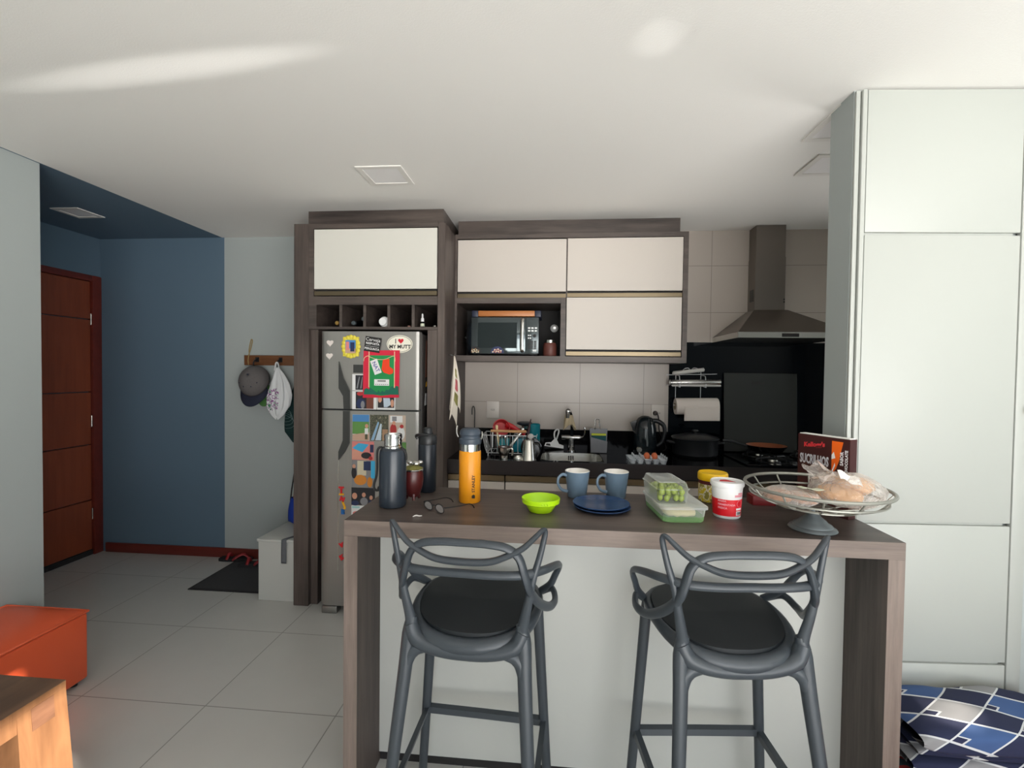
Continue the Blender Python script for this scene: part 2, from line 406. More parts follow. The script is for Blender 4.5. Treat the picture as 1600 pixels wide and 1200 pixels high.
    def ellipse(s, c, rx, ry, axis, t, n=24):
        return s.prism([(c[0]+rx*math.cos(2*math.pi*i/n), c[1]+ry*math.sin(2*math.pi*i/n)) for i in range(n)], axis, t[0], t[1])
    def text(s, txt, size, fn, depth=0.0006, align='CENTER', bold=0.0, sx=1.0):
        """lettering; fn maps (x, y, h) of the flat text to world space"""
        cu = bpy.data.curves.new('t', 'FONT'); cu.body = txt; cu.size = size; cu.align_x = align; cu.align_y = 'CENTER'
        cu.extrude = depth/2; cu.offset = bold; cu.resolution_u = 2
        ob = bpy.data.objects.new('t', cu); COL.objects.link(ob)
        dg = bpy.context.evaluated_depsgraph_get(); me = bpy.data.meshes.new_from_object(ob.evaluated_get(dg))
        vs = [s.bm.verts.new(fn(v.co.x*sx, v.co.y, v.co.z+depth/2)) for v in me.vertices]
        for p in me.polygons: s.face([vs[i] for i in p.vertices])
        bpy.data.objects.remove(ob); bpy.data.curves.remove(cu); bpy.data.meshes.remove(me)
        return s
    def build(s, name, mats, parent=None, label=None, smooth=40, recalc=True, sub=0, solid=0.0):
        bm = s.bm
        if recalc: bmesh.ops.recalc_face_normals(bm, faces=bm.faces[:])
        co = [v.co for v in bm.verts]
        if parent is not None: org = WLOC[parent.name]
        else:
            lo = [min(c[i] for c in co) for i in range(3)]; hi = [max(c[i] for c in co) for i in range(3)]
            org = Vector(((lo[0]+hi[0])/2, (lo[1]+hi[1])/2, lo[2]))
        for v in bm.verts: v.co -= org
        me = bpy.data.meshes.new(name); bm.to_mesh(me); bm.free()
        for mm in (mats if isinstance(mats, (list, tuple)) else [mats]): me.materials.append(mm)
        if smooth:
            for p in me.polygons: p.use_smooth = True
            me.set_sharp_from_angle(angle=R(smooth))
        o = bpy.data.objects.new(name, me); COL.objects.link(o)
        if parent is not None: o.parent = parent
        else: o.location = org
        WLOC[o.name] = org
        if label: o['label'] = label
        if solid: md = o.modifiers.new('thickness', 'SOLIDIFY'); md.thickness = solid; md.offset = 0
        if sub: md = o.modifiers.new('smooth', 'SUBSURF'); md.levels = sub; md.render_levels = sub
        return o
WLOC = {}
def thing(name, label, cat, loc, group=None):
    o = bpy.data.objects.new(name, None); COL.objects.link(o); o.location = loc; o.empty_display_size = 0.05
    o['label'] = label; o['category'] = cat
    if group: o['group'] = group
    WLOC[o.name] = Vector(loc); return o
def tag(o, label, cat, group=None):
    o['label'] = label; o['category'] = cat
    if group: o['group'] = group
    return o
def struct(o): o['kind'] = 'structure'; return o
def dup(root, loc=None, rotz=None, label=None, group=None):
    """a copy of a thing with copies of its parts and sub-parts"""
    r = root.copy(); COL.objects.link(r)
    if loc is not None: r.location = loc
    if rotz is not None: r.rotation_euler = (0, 0, rotz)
    if label: r['label'] = label
    if group: r['group'] = group
    for ch in list(root.children):
        c = ch.copy(); COL.objects.link(c); c.parent = r
        for g in list(ch.children):
            d = g.copy(); COL.objects.link(d); d.parent = c
    return r
def front(x, z, y):          # lettering on a surface facing the room (-Y)
    return lambda a, b, h: (x+a, y-h, z+b)
def rot2(pts, a, c):
    ca, sa = math.cos(a), math.sin(a)
    return [(c[0]+(p[0]-c[0])*ca-(p[1]-c[1])*sa, c[1]+(p[0]-c[0])*sa+(p[1]-c[1])*ca) for p in pts]
def rect(x0, x1, z0, z1): return [(x0, z0), (x1, z0), (x1, z1), (x0, z1)]
def heart(cx, cz, s, n=28):
    out = []
    for i in range(n):
        t = 2*math.pi*i/n
        out.append((cx + s*16*math.sin(t)**3/17, cz + s*(13*math.cos(t)-5*math.cos(2*t)-2*math.cos(3*t)-math.cos(4*t))/17))
    return out

# ------------------------------------------------------------------ the setting
Hc = 2.60
b = MB(); b.box(-3.9, 4.35, -2.4, 3.8, -0.1, 0.0); struct(b.build('floor', M['floor'], smooth=0))
b = MB(); b.box(-2.691, 4.35, -2.4, 3.8, Hc, Hc+0.12); b.m(1).box(-3.9, -2.691, 2.0, 3.8, Hc, Hc+0.12); b.m(0).box(-3.9, -2.691, -2.4, 2.0, Hc, Hc+0.12)
struct(b.build('ceiling', [M['ceil'], M['blue']], smooth=0))
b = MB(); b.m(0).box(-3.9, -2.672, 3.646, 3.8, 0, Hc); b.m(1).box(-2.672, -0.70, 3.646, 3.8, 0, Hc); b.m(2).box(-0.70, 2.75, 3.646, 3.8, 0, Hc)
struct(b.build('wall_back', [M['blue'], M['gray'], M['tile']], smooth=0))
b = MB(); b.box(-2.86, -2.701, -2.4, 2.285, 0, Hc); struct(b.build('wall_left', M['gray'], smooth=0))
b = MB(); b.box(-3.766, -2.86, 2.15, 2.285, 0, Hc); struct(b.build('wall_entry_near', M['blue'], smooth=0))
b = MB(); b.box(-3.9, -3.766, 2.15, 2.62, 0, Hc); b.box(-3.9, -3.766, 2.62, 3.80, 2.285, Hc); b.box(-3.9, -3.80, 2.62, 3.80, 0, 2.285)
struct(b.build('wall_entry', M['blue'], smooth=0))
b = MB(); b.box(1.096, 4.2, 1.945, 2.051, 0, Hc); b.box(1.096, 1.128, 1.903, 1.945, 0, Hc)
struct(b.build('wall_partition', M['gray'], smooth=0))
def holed_wall(name, m, fixed, span, holes, axis):
    """a wall with rectangular openings (a0, a1, z0, z1)"""
    bb = MB(); cuts = sorted({span[0], span[1]} | {h[0] for h in holes} | {h[1] for h in holes})
    for a0, a1 in zip(cuts, cuts[1:]):
        hs = [h for h in holes if h[0] <= a0 and h[1] >= a1]; z = 0.0
        for h in sorted(hs, key=lambda q: q[2]):
            if h[2] > z: bb.box(*((fixed[0], fixed[1], a0, a1) if axis == 'y' else (a0, a1, fixed[0], fixed[1])), z, h[2])
            z = h[3]
        if z < Hc: bb.box(*((fixed[0], fixed[1], a0, a1) if axis == 'y' else (a0, a1, fixed[0], fixed[1])), z, Hc)
    return struct(bb.build(name, m, smooth=0))
W2 = (-0.985, -0.47, 2.13, 2.555); W3 = (0.575, 0.75, 1.398, 1.512)  # openings invented to let sun reach the table side and the blanket
holed_wall('wall_right', M['gray'], (4.2, 4.35), (-2.4, 2.051), [W2, W3], 'y')
holed_wall('wall_rear', M['gray'], (-2.4, -2.3), (-2.86, 4.35), [(-0.4, 4.1, 0.0, 2.38)], 'x')
struct(MB().box(4.35, 7.6, 1.945, 2.051, 0, 3.8).build('sun_block_wall', M['gray'], smooth=0))  # unseen wall added to keep direct sun out of the kitchen-end window
holed_wall('wall_kitchen_end', M['tile'], (2.6, 2.75), (2.051, 3.646), [(2.5, 3.2, 1.2, 2.0)], 'y')
struct(MB().box(2.59, 2.62, 2.48, 2.5, 1.18, 2.02).box(2.59, 2.62, 3.2, 3.22, 1.18, 2.02).box(2.59, 2.62, 2.5, 3.2, 1.18, 1.2).box(2.59, 2.62, 2.5, 3.2, 2.0, 2.02).build('window_4', M['white'], smooth=0))
b = MB()
for x in (-0.4, 0.71, 1.82, 2.93, 4.04): b.box(x, x+0.06, -2.38, -2.32, 0, 2.38)
b.box(-0.4, 4.1, -2.38, -2.32, 2.32, 2.38); b.box(-0.4, 4.1, -2.38, -2.32, 0, 0.05)
struct(b.build('window_1', M['white'], smooth=0))
for k, w in enumerate((W2, W3)):  # frames round the two invented sun openings
    b = MB()
    for q in ((w[0]-.02, w[0], w[2]-.02, w[3]+.02), (w[1], w[1]+.02, w[2]-.02, w[3]+.02), (w[0], w[1], w[2]-.02, w[2]), (w[0], w[1], w[3], w[3]+.02)):
        b.box(4.185, 4.199, *q)
    struct(b.build('window_%d' % (k+2), M['white'], smooth=0))
b = MB(); b.box(-3.72, -1.955, 3.628, 3.6455, 0, 0.078, 0.004); struct(b.build('baseboard_back', M['basewood']))
# entrance door
b = MB()
for z0, z1 in ((0.045, 0.45), (0.456, 0.905), (0.911, 1.335), (1.341, 1.925), (1.931, 2.235)):
    b.box(-3.795, -3.772, 2.705, 3.565, z0, z1, 0.003, 1)
dr = struct(b.build('door_1', M['doorwood']))
WLOC[dr.name] = Vector(dr.location)
b = MB(); b.box(-3.799, -3.75, 3.567, 3.643, 0, 2.285, 0.004); b.box(-3.799, -3.75, 2.625, 2.702, 0, 2.285, 0.004); b.box(-3.799, -3.75, 2.702, 3.567, 2.237, 2.285, 0.004)
b.build('door_frame', M['basewood'], dr)
b = MB(); b.box(-3.793, -3.764, 2.705, 3.565, 0.003, 0.042); b.build('draught_strip', M['rubber'], dr)
for z in (1.93, 1.10, 0.34):
    b = MB(); b.lathe([(0, -0.045), (0.007, -0.045), (0.007, 0.045), (0, 0.045)], (-3.768, 3.566, z), 10); b.build('hinge', M['satin'], dr)
# white panelled door at the right, standing a little off its frame
b = MB(); b.box(1.097, 1.113, 1.890, 1.9025, 0, 2.594, 0.003); b.box(1.115, 1.132, 1.880, 1.9025, 0, 2.594, 0.004); struct(b.build('trim_1', M['doorwhite']))
ang = math.atan2(0.035, 0.57)
def panel_xf(): return Matrix.Translation((1.136, 1.885, 0)) @ Matrix.Rotation(ang, 4, 'Z')
b = MB()
for z0, z1 in ((0.30, 0.460), (0.470, 0.985), (0.995, 2.062), (2.072, 2.594)):
    b.box(0.0, 0.562, 0.0, 0.018, z0, z1, 0.003, 2)
b.box(0.004, 0.545, 0.012, 0.022, 0.02, 2.59); b.box(0.0, 0.562, 0.0, 0.018, 0.02, 0.29, 0.003)
b.xf(panel_xf())
d2 = struct(b.build('door_2', M['doorwhite'])); WLOC[d2.name] = Vector(d2.location)
b = MB(); b.box(0.565, 0.617, -0.002, 0.020, 0.0, 2.594, 0.004); b.xf(panel_xf()); b.build('door_stile', M['doorwhite'], d2)
b = MB(); b.ball((0.600, -0.014, 1.42), (0.009, 0.009, 0.014), 10, 8); b.xf(panel_xf()); b.build('catch', M['satin'], d2)

# ------------------------------------------------------------------ ceiling lamps
def ceiling_lamp(x, y, s, label, m=None):
    t = thing('ceiling_light', label, 'ceiling light', (x, y, Hc-0.006), 'square recessed ceiling lights')
    b = MB(); h = s/2; w = 0.028; z0, z1 = Hc-0.006, Hc-0.0005
    for q in ((-h, h, -h, -h+w), (-h, h, h-w, h), (-h, -h+w, -h+w, h-w), (h-w, h, -h+w, h-w)):
        b.box(x+q[0], x+q[1], y+q[2], y+q[3], z0, z1)
    b.build('frame', M['lampframe'], t, smooth=0)
    b = MB(); b.box(x-h+w, x+h-w, y-h+w, y+h-w, Hc-0.003, z1); b.build('diffuser', M['diffuser'], t, smooth=0)
ceiling_lamp(-0.93, 2.54, 0.245, 'square recessed lamp in the white ceiling in front of the fridge cupboard')
ceiling_lamp(1.37, 2.548, 0.245, 'square ceiling lamp before the range hood, cut by the grey wall end')
ceiling_lamp(1.245, 2.02+0.115, 0.30, 'square recessed lamp whose corner peeps out at the top of the grey wall end')
ceiling_lamp(-3.275, 3.015, 0.20, 'square lamp in the blue ceiling above the entrance door')

# ------------------------------------------------------------------ tall fridge cupboard
tc_ = thing('tall_cupboard', 'tall dark oak cupboard with white flap door and wine niches built round the fridge', 'cupboard', (-1.18, 3.29, 0))
b = MB(); b.box(-1.679, -1.578, 2.937, 3.645, 0, 2.473, 0.002, 1); b.build('side_panel', M['wz'], tc_)
b = MB(); b.box(-1.5779, -1.530, 2.968, 3.645, 0, 2.473, 0.001, 1); b.build('inner_panel', M['wz'], tc_)
b = MB(); b.box(-0.736, -0.691, 2.937, 3.645, 0, 2.468, 0.002, 1); b.build('side_panel', M['wz'], tc_)
b = MB(); b.box(-0.803, -0.7361, 2.952, 3.645, 0, 1.800, 0.001, 1); b.build('inner_panel', M['wz'], tc_)
b = MB()
b.box(-1.578, -0.736, 2.937, 3.645, 2.440, 2.470); b.box(-1.578, -1.546, 2.937, 3.645, 1.956, 2.440); b.box(-0.737, -0.7361, 2.937, 3.645, 1.80, 2.44)
b.box(-1.546, -0.736, 2.937, 3.645, 1.956, 2.010); b.box(-1.578, -0.736, 2.940, 3.645, 1.800, 1.8175)
b.box(-1.578, -1.528, 2.940, 3.645, 1.8175, 1.956); b.box(-1.546, -0.736, 3.60, 3.645, 2.010, 2.44)
b.build('carcass', M['wx'], tc_, smooth=0)
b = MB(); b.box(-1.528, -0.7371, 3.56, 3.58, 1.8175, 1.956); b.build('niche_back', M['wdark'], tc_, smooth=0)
for k in range(1, 5):
    x = -1.528 + k*0.1582; b = MB(); b.box(x-0.009, x+0.009, 2.946, 3.56, 1.8175, 1.956); b.build('niche_divider', M['wx'], tc_, smooth=0)
b = MB(); b.box(-1.655, -0.737, 3.075, 3.095, 2.4735, 2.598); b.box(-0.757, -0.737, 3.095, 3.640, 2.4735, 2.598); b.build('filler_panel', M['wx'], tc_, smooth=0)
b = MB(); b.box(-1.541, -0.742, 2.932, 2.952, 2.056, 2.434, 0.0015, 1); dd = b.build('flap_door', M['flap'], tc_, 'white flap door')
WLOC[dd.name] = WLOC[tc_.name]
def pull(bb, x0, x1, yf, z0, z1):
    """recessed metal grip strip under a flap door"""
    bb.m(0).prism([(yf+0.016, z0), (yf-0.001, z0), (yf-0.001, z1-0.011), (yf+0.016, z1-0.011)], 'x', x0, x1); bb.m(1).prism([(yf+0.0162, z0), (yf+0.019, z0), (yf+0.019, z1), (yf+0.0162, z1)], 'x', x0, x1)  # dark flange at the back paints the shadow line below the door
b = MB(); pull(b, -1.541, -0.742, 2.937, 2.016, 2.053); o = b.build('grip_strip', [M['brass'], M['wdark']], dd, 'metal grip strip', smooth=20)

# wine bottles lying in the niches, other small things
def lying_bottle(x, z, cap, label):
    t = thing('wine_bottle', label, 'bottle', (x, 3.1, z-0.035), 'bottles lying in the niches')
    b = MB(); b.lathe([(0, 3.345), (0.031, 3.342), (0.033, 3.33), (0.033, 3.17), (0.026, 3.13), (0.014, 3.10), (0.013, 3.06), (0, 3.06)], (x, 0, z), 20, 'y')
    b.build('bottle_glass', M['blackgloss'], t)
    b = MB(); b.lathe([(0, 3.034), (0.011, 3.034), (0.0145, 3.037), (0.0145, 3.0595), (0, 3.0595)], (x, 0, z), 20, 'y'); b.build('capsule', cap, t)
lying_bottle(-1.437, 1.8512, mat('gold_capsule', (176, 140, 72), 0.4, 0.3), 'wine bottle with gold capsule lying in the leftmost niche')
lying_bottle(-1.3255, 1.8512, mat('grey_capsule', (88, 98, 102), 0.4, 0.3), 'wine bottle with dull capsule, lower of the two sharing a niche')
lying_bottle(-1.2565, 1.8790, MATS['grey_capsule'], 'wine bottle with dull capsule, upper of the two sharing a niche')
t = thing('cup', 'white round beaker lying on its side in the middle niche', 'cup', (-1.098, 3.03, 1.8178))
b = MB(); b.lathe([(0, 2.985), (0.030, 2.985), (0.034, 2.990), (0.036, 3.07), (0.034, 3.08), (0, 3.08)], (-1.098, 0, 1.8540), 28, 'y'); b.build('body', M['pwhite'], t)
b = MB(); b.lathe([(0, 2.974), (0.024, 2.974), (0.026, 2.978), (0.026, 2.9848), (0, 2.9848)], (-1.104, 0, 1.8545), 28, 'y'); b.build('lid', M['pwhite'], t)
t = thing('dropper_bottle', 'small dropper bottle with white teat standing in the rightmost niche', 'bottle', (-0.847, 2.99, 1.8178))
b = MB(); b.lathe([(0, 1.8178), (0.012, 1.8178), (0.013, 1.8195), (0.013, 1.850), (0.008, 1.856), (0, 1.856)], (-0.847, 2.99, 0), 18); b.build('vial', M['blackgloss'], t)
b = MB(); b.lathe([(0.0132, 1.825), (0.0135, 1.825), (0.0135, 1.843), (0.0132, 1.843)], (-0.847, 2.99, 0), 18); b.build('paper_label', mat('pale_label', (206, 212, 190), 0.7), t)
b = MB(); b.lathe([(0, 1.8562), (0.0105, 1.8562), (0.0105, 1.876), (0.006, 1.880), (0.0055, 1.902), (0.003, 1.907), (0, 1.907)], (-0.847, 2.99, 0), 18); b.build('teat', M['pwhite'], t)
tag(MB().ball((-0.762, 2.972, 1.8255), (0.011, 0.009, 0.0078), 10, 6).build('trinket', M['satin']), 'tiny silver trinket at the right edge of the rightmost niche', 'trinket')
tag(MB().ball((-0.925, 2.960, 1.8230), (0.012, 0.007, 0.0055), 10, 6).build('trinket', mat('copper_trinket', (150, 110, 100), 0.4, 0.4)), 'tiny coppery trinket on the floor of the empty niche', 'trinket')

# ------------------------------------------------------------------ refrigerator
fr = thing('refrigerator', 'two-door brushed steel refrigerator covered with photos and magnets', 'refrigerator', (-1.15, 3.2, 0))
b = MB(); b.box(-1.445, -0.826, 2.922, 3.56, 0.05, 1.772, 0.006); b.build('cabinet_body', M['fridgeside'], fr)
def fridge_door(z0, z1):
    bb = MB(); n = 56; W = 0.628; x0 = -1.456
    prof = []
    for i in range(n+1):
        u = i/n; rr_ = 0.055 if u < .5 else 0.018; edge = min(u, 1-u)*W; d = 0.0 if edge > rr_ else 0.4*rr_*(1-math.sqrt(max(0, 1-((rr_-edge)/rr_)**2)))
        prof.append((x0 + u*W, 2.850 + d))
    prof = [(x0, 2.915)] + prof + [(x0+W, 2.915)]
    bb.prism(prof, 'z', z0, z1); return bb
fzd = fridge_door(1.300, 1.780).build('freezer_door', M['fridge'], fr, smooth=35); WLOC[fzd.name] = WLOC[fr.name]
fgd = fridge_door(0.060, 1.289).build('fridge_door', M['fridge'], fr, smooth=35); WLOC[fgd.name] = WLOC[fr.name]
b = MB(); b.box(-1.445, -0.84, 2.868, 2.92, 1.2892, 1.2998); b.build('door_gap_seal', M['black'], fr, smooth=0)
def G(u, v): return (-1.450 + u*0.00408, 1.782 - v*0.00403)        # 4 mm grid measured on the door fronts
b = MB(); b.prism([G(29, 47), G(36, 72), G(46, 92), G(47, 120), G(37, 120), G(36, 100), G(29, 88)], 'y', 2.838, 2.8505); b.build('handle', M['fridgegrip'], fzd, 'dark sculpted grip', smooth=0)
b = MB(); b.prism([G(36, 123), G(46, 123), G(46, 172), G(39, 186), G(29, 199), G(29, 186), G(36, 168)], 'y', 2.838, 2.8505); b.build('handle', M['fridgegrip'], fgd, 'dark sculpted grip', smooth=0)
b = MB(); p, q = G(27.4, 200), G(28.2, 372); b.box(p[0], q[0]+.001, 2.8485, 2.8505, q[1], p[1]); b.build('crease', M['satin'], fgd, smooth=0)
for x in (-1.40, -0.905):
    b = MB(); b.box(x-0.05, x+0.05, 2.862, 2.93, 0.0005, 0.048, 0.006); b.build('foot', M['steel'], fr)
b = MB(); b.prism([G(51, 51.5), G(66, 51.5), G(66, 64), G(51, 64)], 'y', 2.8475, 2.8503); b.build('badge', M['fridgegrip'], fzd, 'dark grey badge', smooth=0)

YF = 2.850
LAY = [0.0]
def flat_thing(name, label, cat, layers, mats, group=None, y=YF, th=0.002, step=0.0007):
    """thin printed thing on the fridge front: layers = [(polygon in door grid, material index)], each a bit prouder"""
    bb = MB()
    for k, (poly, mi) in enumerate(layers):
        bb.m(mi); pts = [G(*p) for p in poly]
        bb.prism(pts, 'y', y-th-step*k, y-0.0002 if k == 0 else y-th-step*(k-1)-0.00005)
    return tag(bb.build(name, mats, smooth=0), label, cat, group)
def el(cu, cv, ru, rv, n=18, a0=0): return [(cu+ru*math.cos(a0+2*math.pi*i/n), cv-rv*math.sin(a0+2*math.pi*i/n)) for i in range(n)]
def rc(u0, v0, u1, v1): return [(u0, v1), (u1, v1), (u1, v0), (u0, v0)]
C = lambda nm, c, r=0.45: mat(nm, c, r)
SKY, GRASS, SAND, SKIN = C('print_sky', (72, 132, 190)), C('print_grass', (92, 140, 70)), C('print_sand', (196, 160, 138)), C('print_skin', (206, 150, 124))
PWH, PDK, PNV, PRD = C('print_white', (226, 226, 226)), C('print_dark', (34, 34, 40)), C('print_navy', (30, 44, 84)), C('print_red', (170, 44, 44))
POR, PBR, PCY, PGY, PPK = C('print_orange', (206, 130, 44)), C('print_brown', (112, 62, 46)), C('print_cyan', (60, 170, 216)), C('print_grey', (132, 132, 136)), C('print_pink', (216, 128, 124))
PTR = blotch('print_trees', [(50, 54, 44), (96, 92, 76), (62, 70, 52), (134, 126, 108)], 60)
for v, nm in ((18.5, 'upper'), (38.5, 'lower')):
    pts = [G(14.5 - (0 if v < 30 else 1), v)]; hz = heart(pts[0][0], pts[0][1], 0.0225)
    b = MB(); b.prism(hz, 'y', YF-0.006, YF-0.0002); t = tag(b.build('heart_magnet', mat('heart_ceramic', (222, 212, 206), 0.35)), nm + ' white ceramic heart magnet at the fridge top left', 'magnet', 'ceramic heart magnets')
# yellow picture frame magnet
t = thing('picture_magnet', 'yellow scalloped picture frame magnet on the freezer door', 'magnet', (G(47.5, 41)[0], YF, G(0, 41)[1]))
b = MB(); c0 = G(47.5, 24)
for i in range(16):
    a = 2*math.pi*i/16; b.ball((c0[0]+0.050*math.cos(a)*(1 if abs(math.cos(a)) < .8 else .98), YF-0.006, c0[1]+0.060*math.sin(a)), (0.014, 0.0055, 0.014), 10, 6)
b.prism([(c0[0]+p[0], c0[1]+p[1]) for p in rect(-0.05, 0.05, -0.06, 0.06)], 'y', YF-0.008, YF-0.0004)
b.build('frame', mat('frame_yellow', (222, 206, 70), 0.4), t)
b = MB()
for k, (r, mi) in enumerate(((rect(-.032, .032, -.04, .04), 0), (rect(-.032, .032, -.04, -.012), 1), (rect(-.028, -.008, -.02, .03), 2), (rect(0, .026, -.03, .026), 3))):
    b.m(mi).prism([(c0[0]+p[0], c0[1]+p[1]) for p in r], 'y', YF-0.0135-0.0004*k, YF-0.0082)
b.build('picture', [SKY, SAND, PPK, PNV], t, smooth=0)
# black bar sign
cs = G(81.5, 20.5); sgn = thing('sign_magnet', 'black tilted sign magnet with white lettering above the red and green artwork', 'magnet', (cs[0], YF, cs[1]-0.055))
b = MB(); a = R(-8); pr = rot2([(cs[0]+p[0], cs[1]+p[1]) for p in rect(-.050, .050, -.046, .046)], a, cs); b.prism(pr, 'y', YF-0.008, YF-0.003); b.build('board', M['ink'], sgn, smooth=0)
def tilt(cx, cz, ang, y):
    ca, sa = math.cos(ang), math.sin(ang)
    return lambda x, z, h: (cx + x*ca - z*sa, y-h, cz + x*sa + z*ca)
def sub(cx, cz, ang, dx, dz, y):
    f = tilt(cx, cz, ang, y); return lambda x, z, h: f(x+dx, z+dz, h)
b = MB()
b.text('Cerveja', 0.030, sub(cs[0], cs[1], a, 0, 0.028, YF-0.0081)); b.text('RESPOSTA', 0.0185, sub(cs[0], cs[1], a, 0, 0.004, YF-0.0081), bold=0.0004)
b.text('PERGUNTA', 0.0185, sub(cs[0], cs[1], a, 0, -0.028, YF-0.0081), bold=0.0004)
b.prism(rot2([(cs[0]+p[0], cs[1]+p[1]) for p in rect(-.042, .042, -.013, -.0115)], a, cs), 'y', YF-0.0088, YF-0.0081)
b.build('lettering', PWH, sgn, 'white lettering', smooth=0)
# oval sticker
co = G(123, 19.5); ov = thing('oval_sticker', 'white oval sticker with a red heart and black words on the freezer door', 'sticker', (co[0], YF, co[1]-0.055))
b = MB(); b.ellipse(co, 0.081, 0.0545, 'y', (YF-0.0045, YF-0.0032), 40); b.build('oval', C('sticker_white', (234, 230, 214)), ov, smooth=0)
b = MB(); n = 40
b.tube([(co[0]+0.0745*math.cos(2*math.pi*i/n), YF-0.0046, co[1]+0.0485*math.sin(2*math.pi*i/n)) for i in range(n)], 0.0011, 5, True)
b.text('I', 0.040, front(co[0]-0.025, co[1]+0.016, YF-0.0046), bold=0.0006); b.text('MY MUTT', 0.031, front(co[0]+0.002, co[1]-0.017, YF-0.0046), bold=0.0009)
b.build('lettering', M['ink'], ov, 'black words and rim line', smooth=0)
b = MB(); b.prism(heart(co[0]+0.008, co[1]+0.019, 0.0185), 'y', YF-0.0058, YF-0.0046); b.build('heart', C('sticker_red', (204, 18, 40)), ov, 'red heart', smooth=0)
# red and green artwork card
art = thing('paper_artwork', 'red and green paper artwork with a hanging sock and tag held on the freezer door', 'artwork', (G(94, 102)[0], YF, G(94, 102)[1]))
def lay(bb, poly, y0, y1): bb.prism([G(*p) for p in poly], 'y', y0, y1)
b = MB(); lay(b, [(66.5, 102), (122.5, 101), (123.5, 29), (67.5, 29.5)], YF-0.0062, YF-0.0047); b.build('red_card', C('card_red', (206, 34, 62), 0.8), art, smooth=0)
b = MB(); lay(b, [(77, 92), (83, 97), (95, 98.5), (108, 97), (115.5, 92), (116, 37), (77, 37)], YF-0.0071, YF-0.0063); b.build('green_panel', C('card_green', (32, 138, 74), 0.8), art, smooth=0)
b = MB(); lay(b, [(68, 97), (122.5, 96.5), (122, 84), (118, 83), (116, 87), (113, 83.5), (110, 84.5), (107, 90), (103, 89), (100, 93), (97, 90.5), (94, 94), (91, 90), (89, 94), (86, 92), (82, 89), (78, 86), (76, 89), (73, 87), (69, 89)], YF-0.0083, YF-0.0073); b.build('forest', C('card_forest', (26, 104, 84), 0.8), art, smooth=0)
b = MB()
for u in (75.5, 115): lay(b, rc(u, 31, u+1.2, 86), YF-0.0080, YF-0.0072)
b.tube([(G(*p)[0], YF-0.0088, G(*p)[1]) for p in ((68, 46), (69, 41), (74, 38), (79, 40), (88, 43), (100, 43), (108, 40), (113, 38), (116, 39), (116.5, 46))], 0.0018, 6, sub=4)
b.build('string', C('card_string', (226, 200, 160), 0.9), art)
b = MB(); lay(b, [(98, 44), (108, 42), (108, 54), (114, 58), (113.5, 64), (108, 66), (99, 63), (96, 58)], YF-0.0105, YF-0.0092); b.build('sock', C('card_sock', (232, 66, 30), 0.8), art, smooth=0)
tgc = G(87, 54.5)
b = MB(); b.prism(rot2([(tgc[0]+p[0], tgc[1]+p[1]) for p in rect(-.023, .023, -.045, .045)], R(20), tgc), 'y', YF-0.0104, YF-0.0092); tg_ = b.build('tag', PWH, art, 'white tag', smooth=0); WLOC[tg_.name] = WLOC[art.name]
b = MB(); b.text('NAT', 0.033, tilt(tgc[0], tgc[1], R(-62), YF-0.0105), bold=0.0006); b.build('lettering', C('tag_ink', (96, 92, 160)), tg_, smooth=0)
b = MB(); lay(b, rc(84.5, 73.5, 107.5, 83), YF-0.0086, YF-0.0074); lb_ = b.build('caption', PWH, art, 'white caption strip', smooth=0); WLOC[lb_.name] = WLOC[art.name]
b = MB(); lc = G(96, 76); b.box(lc[0]-.026, lc[0]+.026, YF-0.0092, YF-0.0087, lc[1]-.0045, lc[1]+.0045)
for k in range(7): b.box(lc[0]-.040+k*.0125, lc[0]-.033+k*.0125, YF-0.0092, YF-0.0087, lc[1]-.0235, lc[1]-.0185)
b.build('print', M['greyink'], lb_, smooth=0)

def photo(label, u0, v0, u1, v1, layers, mats, y=YF):
    return flat_thing('photo', label, 'photo', [(rc(u0, v0, u1, v1), 0)] + layers, mats, 'photos on the fridge', y, 0.0016, 0.0004)
photo('instant photo with white border and streaky dark picture, left of the artwork', 49.5, 66, 70, 91, [(rc(54.5, 67.5, 69, 90), 1), ([(56, 88), (60, 70), (61.5, 70), (58, 88)], 2), ([(62, 88), (65, 70), (66, 70), (64, 88)], 2)], [PWH, PDK, PGY])
photo('instant photo with white border of a dog beside red, under the artwork corner', 49.5, 92, 87.5, 120, [(rc(55, 93, 83, 119), 1), (el(63, 111, 7, 8), 2), (el(66, 113, 3, 6), 3), (rc(72, 99, 83, 119), 4), (el(62, 96, 5, 3), 5)], [PWH, PDK, PNV, PGY, PBR, PRD])
photo('instant photo with white border of a white shirt, peeping out right under the artwork', 88.5, 96, 116.5, 120, [(rc(89.5, 96.5, 115, 117), 1), ([(99, 116), (98, 102), (108, 102), (110, 112), (104, 116)], 2), (el(112, 110, 2.6, 6), 3), (el(93, 104, 3, 5), 3)], [PWH, PDK, C('print_pale', (186, 200, 214)), SKIN])
photo('photo of a child in white on a path by a lawn', 50, 128, 76.6, 168, [(rc(50.2, 128.2, 76.4, 140), 1), (rc(50.2, 139, 76.4, 158), 2), ([(50.2, 167.8), (76.4, 167.8), (76.4, 155), (50.2, 159)], 3), (el(72.5, 145.5, 2.6, 3.2), 4), (rc(69.5, 149, 75, 158.5), 0), (rc(70, 158, 74, 166), 5)], [PWH, SKY, GRASS, SAND, SKIN, C('print_olive', (84, 84, 62))])
photo('photo of a blue playground slide among trees', 77.6, 128, 106, 168, [(rc(77.8, 128.2, 105.8, 150), 1), ([(79, 167), (84, 167), (92, 140), (90, 138)], 2), ([(86, 167), (95, 167), (96, 142), (94, 141)], 3), (rc(97, 150, 105.5, 167), 4)], [PTR, PTR, C('print_slide', (140, 176, 206)), C('print_slidepale', (196, 212, 224)), C('print_tan', (170, 134, 104))])
